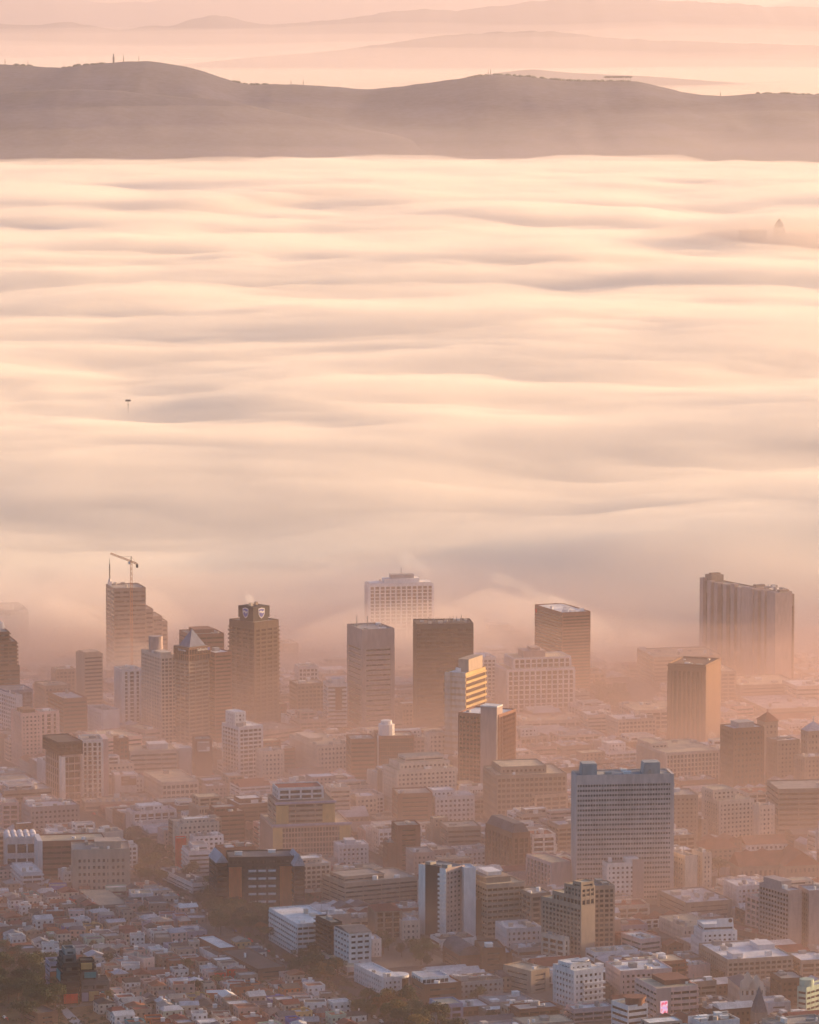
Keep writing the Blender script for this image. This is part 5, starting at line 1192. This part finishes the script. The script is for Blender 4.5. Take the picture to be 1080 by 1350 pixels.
AV = 'trees of the avenue and streets'
g2a = b0 - 60
for k in range(64):        # avenue: three rows
    for off in (-10, -1, 9):
        a = AVE + off + R3.uniform(-2, 2); bb = g2a + k * 11.5 + R3.uniform(-3, 3)
        x, y = to_w(a, bb); u, v = project(x, y, 0)
        if 1095 < v < 1375 and not (abs(off) < 5 and v > 1215 and k % 3):
            tree(x, y, R3.uniform(5.2, 8), R3.choices(['dark', 'olive', 'gold', 'rust'], [6, 3, 1, .6])[0], AV)
for (u, v, ru, rv_, n, r0, r1, cs_) in ((30, 1312, 56, 42, 44, 5, 8.5, 'dark dark olive'), (35, 1262, 38, 12, 9, 3.5, 6, 'dark olive rust'), (205, 1325, 30, 14, 8, 4, 6.5, 'dark olive'), (120, 1325, 50, 12, 6, 3.5, 5, 'olive gold'),
        (285, 1315, 35, 22, 16, 4, 7, 'dark dark olive'), (355, 1335, 40, 14, 9, 4, 6.5, 'gold rust olive'), (385, 1318, 30, 20, 8, 4, 6, 'dark olive'), (420, 1290, 30, 34, 16, 4.5, 7, 'dark olive dark'), (480, 1325, 36, 24, 16, 4, 7, 'olive dark'),
        (135, 1262, 22, 18, 8, 3.5, 5.5, 'olive gold dark'), (75, 1255, 30, 10, 5, 3, 5, 'olive dark'), (170, 1292, 40, 10, 7, 3.5, 5, 'gold olive dark'), (230, 1235, 12, 16, 5, 3.5, 5.5, 'rust olive'), (250, 1285, 30, 8, 6, 3.5, 5, 'gold olive'),
        (40, 1070, 30, 16, 10, 5, 7.5, 'dark olive'), (180, 1108, 22, 18, 9, 5, 7.5, 'dark olive'), (262, 1086, 22, 14, 8, 5, 8, 'dark olive'), (215, 1100, 20, 12, 4, 4, 6, 'olive'), (204, 1150, 28, 28, 22, 5, 8, 'dark olive'), (258, 1205, 26, 16, 14, 5, 8, 'dark olive dark'), (300, 1222, 26, 14, 12, 5, 8, 'dark olive'), (515, 1258, 22, 10, 7, 4, 6, 'olive dark'),
        (400, 1200, 20, 14, 5, 4, 6, 'dark olive'), (575, 1270, 36, 16, 13, 5, 8, 'olive olive dark'), (640, 1320, 26, 18, 7, 3.5, 5.5, 'dark olive'), (660, 1345, 40, 10, 5, 3, 5, 'dark'), (485, 1212, 14, 20, 4, 4, 6, 'dark'),
        (945, 1150, 26, 12, 8, 5, 8, 'olive dark'), (1055, 1150, 24, 12, 9, 5, 9, 'olive olive dark'), (945, 1298, 10, 10, 3, 5, 7, 'dark olive'), (910, 1255, 8, 10, 3, 4, 6, 'dark'), (808, 925, 34, 16, 16, 6, 9, 'dark olive'), (740, 948, 50, 8, 9, 5, 8, 'dark olive'), (880, 1105, 14, 10, 4, 4, 6, 'olive'),
        (60, 1215, 80, 40, 12, 2.5, 4.2, 'olive dark gold'), (150, 1215, 110, 40, 14, 2.5, 4.2, 'olive dark gold')):
    cs_ = cs_.split()
    for k in range(n):
        t = R3.uniform(0, 6.28); q = math.sqrt(R3.random())
        x, y = ground(u + ru * q * math.cos(t), v + rv_ * q * math.sin(t))
        tree(x, y, R3.uniform(r0, r1), R3.choice(cs_), 'trees in gardens and squares')

# bare slope with a dirt path at the lower left
M_GRASS = plain('rough_grass', (.045, .050, .022), .95, .5, .15, streak=False)
for pg in (((-60, 1290), (20, 1272), (66, 1292), (72, 1330), (60, 1390), (-60, 1390)), ((262, 1296), (330, 1290), (420, 1330), (400, 1372), (260, 1372))):
    g_ = MB(); g_.prism([ground(u, v) for u, v in pg][::-1], .16, .2); kind(g_.build('grass', M_GRASS), 'structure')
M_SLOPE = plain('dry_grass', (.20, .12, .055), .95, .5, .08, streak=False)
sl_ = MB(); n = 14
pts = [ground(u, v) for u, v in ((72, 1332), (120, 1326), (160, 1334), (176, 1356), (160, 1380), (60, 1380))]
sl_.prism(pts, .1, .22); kind(sl_.build('dry_slope', M_SLOPE), 'structure')
p_ = MB(); p_.prism([ground(u, v) for u, v in ((74, 1326), (84, 1325), (122, 1362), (104, 1362))], .2, .3); kind(p_.build('dirt_path', WALL['grey']), 'structure')
b = B('shed', 'dark roofed long house with a white ridge at the bottom left corner', 'house', 50, 1338, 1352, 14, 26, 'slit', 'brown', yaw=30, D=24, roof='dark', nclut=0)

# garden shrubs and hedges nobody could count
rg = np.random.default_rng(77); sv, sf = [], []
def shrub(x, y, r, z=.1):
    k = int(26 + r * 22); c = rg.normal(size=(k, 3)); c /= np.linalg.norm(c, axis=1)[:, None]; c *= rg.uniform(.6, 1.05, (k, 1)) * r
    c[:, 2] = np.abs(c[:, 2]) * .9
    for p in c:
        u_ = rg.normal(size=3); u_ /= np.linalg.norm(u_); w_ = np.cross(u_, rg.normal(size=3)); w_ /= np.linalg.norm(w_); L_ = rg.uniform(.25, .5); q = p + (x, y, z); n = len(sv)
        sv.extend([tuple(q - u_ * L_), tuple(q + w_ * L_), tuple(q + u_ * L_), tuple(q - w_ * L_)]); sf.append((n, n + 1, n + 2, n + 3))
for k in range(2600):
    x, y = ground(rg.uniform(-10, 470), rg.uniform(1165, 1375)); u, v = project(x, y, 0)
    if zone(u, v) != 'house': continue
    r_ = rg.uniform(.9, 2.3)
    if free(x, y, .4, .4, 0, -.2): shrub(x, y, r_)
for k in range(420):
    x, y = to_w(AVE + rg.choice([-12, 12, 0]) + rg.uniform(-3, 3), g2a + rg.uniform(0, 760)); u, v = project(x, y, 0)
    if 1090 < v < 1380 and free(x, y, .4, .4, 0, -.2): shrub(x, y, rg.uniform(1.2, 2.6), .2)
kind(mesh_obj('shrubbery', sv, sf, LEAF['dark']), 'stuff', 'low garden shrubs and hedges between the small houses and along the avenue', 'shrubs')

# ---------------------------------------------------------------- parked cars
CP = {}
def car(x, y, rz, col):
    o = empty('parked_car', x, y, .03, rz)
    if col not in CP:
        d = {}
        m = MB().prism([(-2.2, -.85), (2.2, -.85), (2.2, .85), (-2.2, .85)], .3, .85, [(-2.15, -.82), (2.1, -.82), (2.1, .82), (-2.15, .82)])
        m.prism([(-1.9, -.8), (1.2, -.8), (1.2, .8), (-1.9, .8)], .85, 1.42, [(-1.5, -.66), (.5, -.66), (.5, .66), (-1.5, .66)])
        d['body'] = m.build('body', WALL[col] if col != 'silver' else M_STEEL, o)
        g = MB().prism([(-1.7, -.815), (1.05, -.815), (1.05, .815), (-1.7, .815)], .92, 1.34, [(-1.42, -.70), (.62, -.70), (.62, .70), (-1.42, .70)]); d['window'] = g.build('window', G_BLACK, o)
        for q, (wx, wy) in enumerate(((-1.4, -.8), (1.4, -.8), (-1.4, .8), (1.4, .8))):
            if q == 0:
                wv = MB().prism(circle(0, 0, .33, 10), -.1, .1).build('wheel', M_DARKM, o)
            else:
                wv = bpy.data.objects.new('wheel', d['w0'].data); COL.objects.link(wv); wv.parent = o
            wv.rotation_euler = (rad(90), 0, 0); wv.location = (wx, wy, .33); d['w%d' % q] = wv
        CP[col] = list(d.values())
    else:
        for s in CP[col]:
            c = s.copy(); COL.objects.link(c); c.parent = o
    return o
R4 = random.Random(3); nc = 0; cands = []
for (a0, a1, c0, c1) in cells:
    for k in range(16):
        for side in (a0 - 1.4, a1 + 1.4):
            cands.append((side, c0 + k * 6))
R4.shuffle(cands)
for a, bb in cands:
    x, y = to_w(a, bb); u, v = project(x, y, 0)
    if not (0 < u < 1080 and 1000 < v < 1349) or nc >= 170: continue
    if not free(x, y, 2, 2, 0, 0): continue
    col = R4.choice(['white', 'white', 'bluewhite', 'silver', 'grey', 'charcoal', 'red', 'blue'])
    o = car(x, y, rad(YAW0 + 90 + R4.choice([0, 180])), col); nc += 1
    tag(o, where(x, y, dict(bluewhite='pale', silver='silver', charcoal='black').get(col, col) + ' car parked'), 'car', 'cars parked along the streets')
for k in range(22):       # the open car park by the avenue
    u, v = 190 + (k % 11) * 3.4 + (k // 11) * 3, 1126 + (k // 11) * 6 + (k % 11) * .6
    x, y = ground(u, v)
    if free(x, y, 1.5, 1.5, 0, 0):
        o = car(x, y, rad(YAW0), R4.choice(['white', 'silver', 'bluewhite', 'charcoal'])); tag(o, where(x, y, R4.choice(['small', 'low', 'square']) + ' car in the open car park'), 'car', 'cars in the small car park')

# ---------------------------------------------------------------- steam
def plume(u, v, Y, path, r0, r1, label, dens=.03):
    x0 = (u - 540) / F * (Y * math.cos(rad(PITCH)) + 60); z0 = height_at(x0, Y, v); k = Y / F
    P = [np.array([x0, Y, z0 - 1.0])] + [np.array([x0 + dx * k, Y + dy, z0 - dv * k]) for dx, dv, dy in path]
    m = MB(); n = 10; seg = []
    for i in range(len(P) - 1):
        for q in range(5): seg.append(P[i] + (P[i + 1] - P[i]) * q / 5)
    seg.append(P[-1]); N_ = len(seg)
    for i, p in enumerate(seg):
        t = i / (N_ - 1); r_ = (r0 + (r1 - r0) * t) * (1 + .25 * math.sin(i * 1.7 + u)) * (1 if i < N_ - 1 else .2)
        d = seg[min(i + 1, N_ - 1)] - seg[max(i - 1, 0)]; d /= np.linalg.norm(d); a = np.cross(d, (0, 1.0, 0)); a /= np.linalg.norm(a); b_ = np.cross(d, a)
        for j in range(n):
            th = 2 * math.pi * j / n; rr = r_ * (1 + .15 * math.sin(3 * th + i))
            m.v.append(tuple(p + a * math.cos(th) * rr + b_ * math.sin(th) * rr))
    for i in range(N_ - 1):
        for j in range(n): m.f.append((i * n + j, i * n + (j + 1) % n, (i + 1) * n + (j + 1) % n, (i + 1) * n + j))
    m.f += [tuple(range(n - 1, -1, -1)), tuple(range((N_ - 1) * n, N_ * n))]
    o = m.build('steam_plume', volume('steam_volume', (.98, .96, .94), dens), None, True)
    kind(o, 'stuff', label, 'steam')
plume(728, 798, 4060, ((-12, -8, 10), (-38, -20, 30), (-85, -30, 60)), 2.4, 6, 'long lit steam trail blowing left from the reddish glass box tower', .012)
plume(758, 805, 4030, ((-12, -8, 5), (-34, -15, 20)), 1.5, 4, 'short steam trail beside the long one on the glass box tower', .03)
plume(330, 797, 3880, ((2, -6, 0), (-6, -10, 5)), 2.5, 4, 'small warm steam puff above the shield roof cube', .05)
plume(718, 1001, 3740, ((-4, -14, 0), (-18, -30, 10), (-32, -38, 20)), 1.2, 8, 'bright steam plume over the brown stone headquarters', .03)
plume(1002, 1057, 3560, ((-4, -12, 0), (-10, -26, 10)), 1.0, 5, 'thin steam plume over the small white office at the right', .03)
plume(945, 986, 3700, ((-2, -10, 0), (-7, -20, 8)), 1.0, 4, 'faint steam at the foot of the slotted tower', .03)
plume(566, 758, 4300, ((-12, -12, 10), (-40, -18, 30)), 3, 8, 'faint steam blowing left from the white pillared slab tower', .010)

# ---------------------------------------------------------------- far details: masts on the hills, trees on the crest, mast head in the fog
def far_mast(u, v0, v1, Y, r, label, name='radio_mast', head=False):
    x = (u - 540) / F * (Y + 60); zt = height_at(x, Y, v0); zb = height_at(x, Y, v1)
    o = empty(name, x, Y, zb); tag(o, label, 'mast', 'masts on the far hills' if not head else None)
    MB().bar((0, 0, 0), (0, 0, (zt - zb) * .7), r).build('lower_shaft', M_DARKM, o); MB().bar((0, 0, (zt - zb) * .7), (0, 0, zt - zb), r * .6).build('upper_shaft', M_DARKM, o)
    if head: MB().box(-3.4, -3.4, zt - zb - 2, 3.4, 3.4, zt - zb).build('lamp_head', M_DARKM, o)
for u, v0, v1, r, lb in ((153, 71, 84, 3.5, 'thick radio tower on the crest of the left hill'), (166, 73, 83, 1.4, 'thin mast just right of the thick radio tower on the hill'), (186, 74, 83, 1.2, 'second thin mast right of the thick radio tower'), (11, 78, 86, 1.2, 'thin mast at the far left end of the hill crest'), (41, 80, 88, 1.2, 'short mast on the left hill crest left of the radio tower'),
        (385, 105, 113, 1.2, 'small mast on the hill saddle'), (401, 105, 114, 1.2, 'small mast right of the first one on the hill saddle'), (643, 92, 101, 1.3, 'left one of the twin masts on the middle hilltop'), (646, 91, 101, 1.3, 'right one of the twin masts on the middle hilltop'), (947, 121, 128, 1.2, 'short mast on the low right end of the hill')):
    far_mast(u, v0, v1, 18150, r, lb)
far_mast(171.5, 527, 545, 5900, .5, 'floodlight mast head poking out of the fog at the left', 'floodlight_mast', True)
for k in range(15):
    u = 797 + k * 2.3; Y = 18150; x = (u - 540) / F * (Y + 60); z = height_at(x, Y, 108)
    o = empty('tree', x, Y, z); k_ = bpy.data.objects.new('trunk', TM); COL.objects.link(k_); k_.parent = o; k_.scale = (9, 9, 26)
    g = bpy.data.objects.new('crown', crown_mesh(k % 7, 'dark')); COL.objects.link(g); g.parent = o; g.location = (0, 0, 19); g.scale = (11, 11, 6)
    tag(o, ('leftmost', 'second', 'third', 'fourth', 'fifth', 'sixth', 'seventh', 'middle', 'ninth', 'tenth', 'eleventh', 'twelfth', 'thirteenth', 'fourteenth', 'rightmost')[k] + ' flat crowned tree from the left in the clump on the right hilltop', 'tree', 'clump of trees on the right hilltop')

# scrub along the crest of the hills and pale specks of a suburb on the slope
Yr_, xs_, cr_ = CREST['hill']; m_v, m_f = [], []
rg = np.random.default_rng(4)
def blob(x, y, z, r, h, v_, f_):
    n = len(v_); k = 7
    for q, (s_, zz) in enumerate(((1, -.3), (1.05, .3), (.7, .8), (.2, 1.0))):
        for i in range(k):
            a = 6.283 * i / k; j = rg.uniform(.75, 1.2); v_.append((x + r * s_ * j * math.cos(a), y + r * s_ * j * math.sin(a), z + h * zz * rg.uniform(.85, 1.15)))
    for q in range(3):
        for i in range(k): f_.append((n + q * k + i, n + q * k + (i + 1) % k, n + (q + 1) * k + (i + 1) % k, n + (q + 1) * k + i))
    f_.append(tuple(n + 3 * k + i for i in range(k)))
for i in range(900):
    x = rg.uniform(-1700, 1700); d_ = abs(rg.normal()) * 260 if i % 2 else rg.uniform(0, 30)
    if fbm(np.array(x / 160.), np.array(d_ / 100.), 2, 8) < -.05: continue
    z = np.interp(x, xs_, cr_)
    if d_ > 40: continue
    blob(x, Yr_ + rg.uniform(-15, 15), z - 1, rg.uniform(5, 14), rg.uniform(3, 8), m_v, m_f)
kind(mesh_obj('scrub', m_v, m_f, LEAF['dark']), 'stuff', 'ragged scrub along the crest of the dark hills', 'scrub')

# ---------------------------------------------------------------- haze
HX = 22000; H0 = -700; H1 = 96000; HZ0 = -6; HZ1 = 1500
vs = [(x, y, z) for x in (-HX, HX) for y in (H0, H1) for z in (HZ0, HZ1)]
fs = [(0, 1, 3, 2), (4, 6, 7, 5), (0, 4, 5, 1), (2, 3, 7, 6), (0, 2, 6, 4), (1, 5, 7, 3)]
ho = mesh_obj('haze', vs, fs, volume('haze_volume', (.91, .83, .90), .000022, .6))
kind(ho, 'stuff', 'thin pink morning haze over the whole view', 'haze')
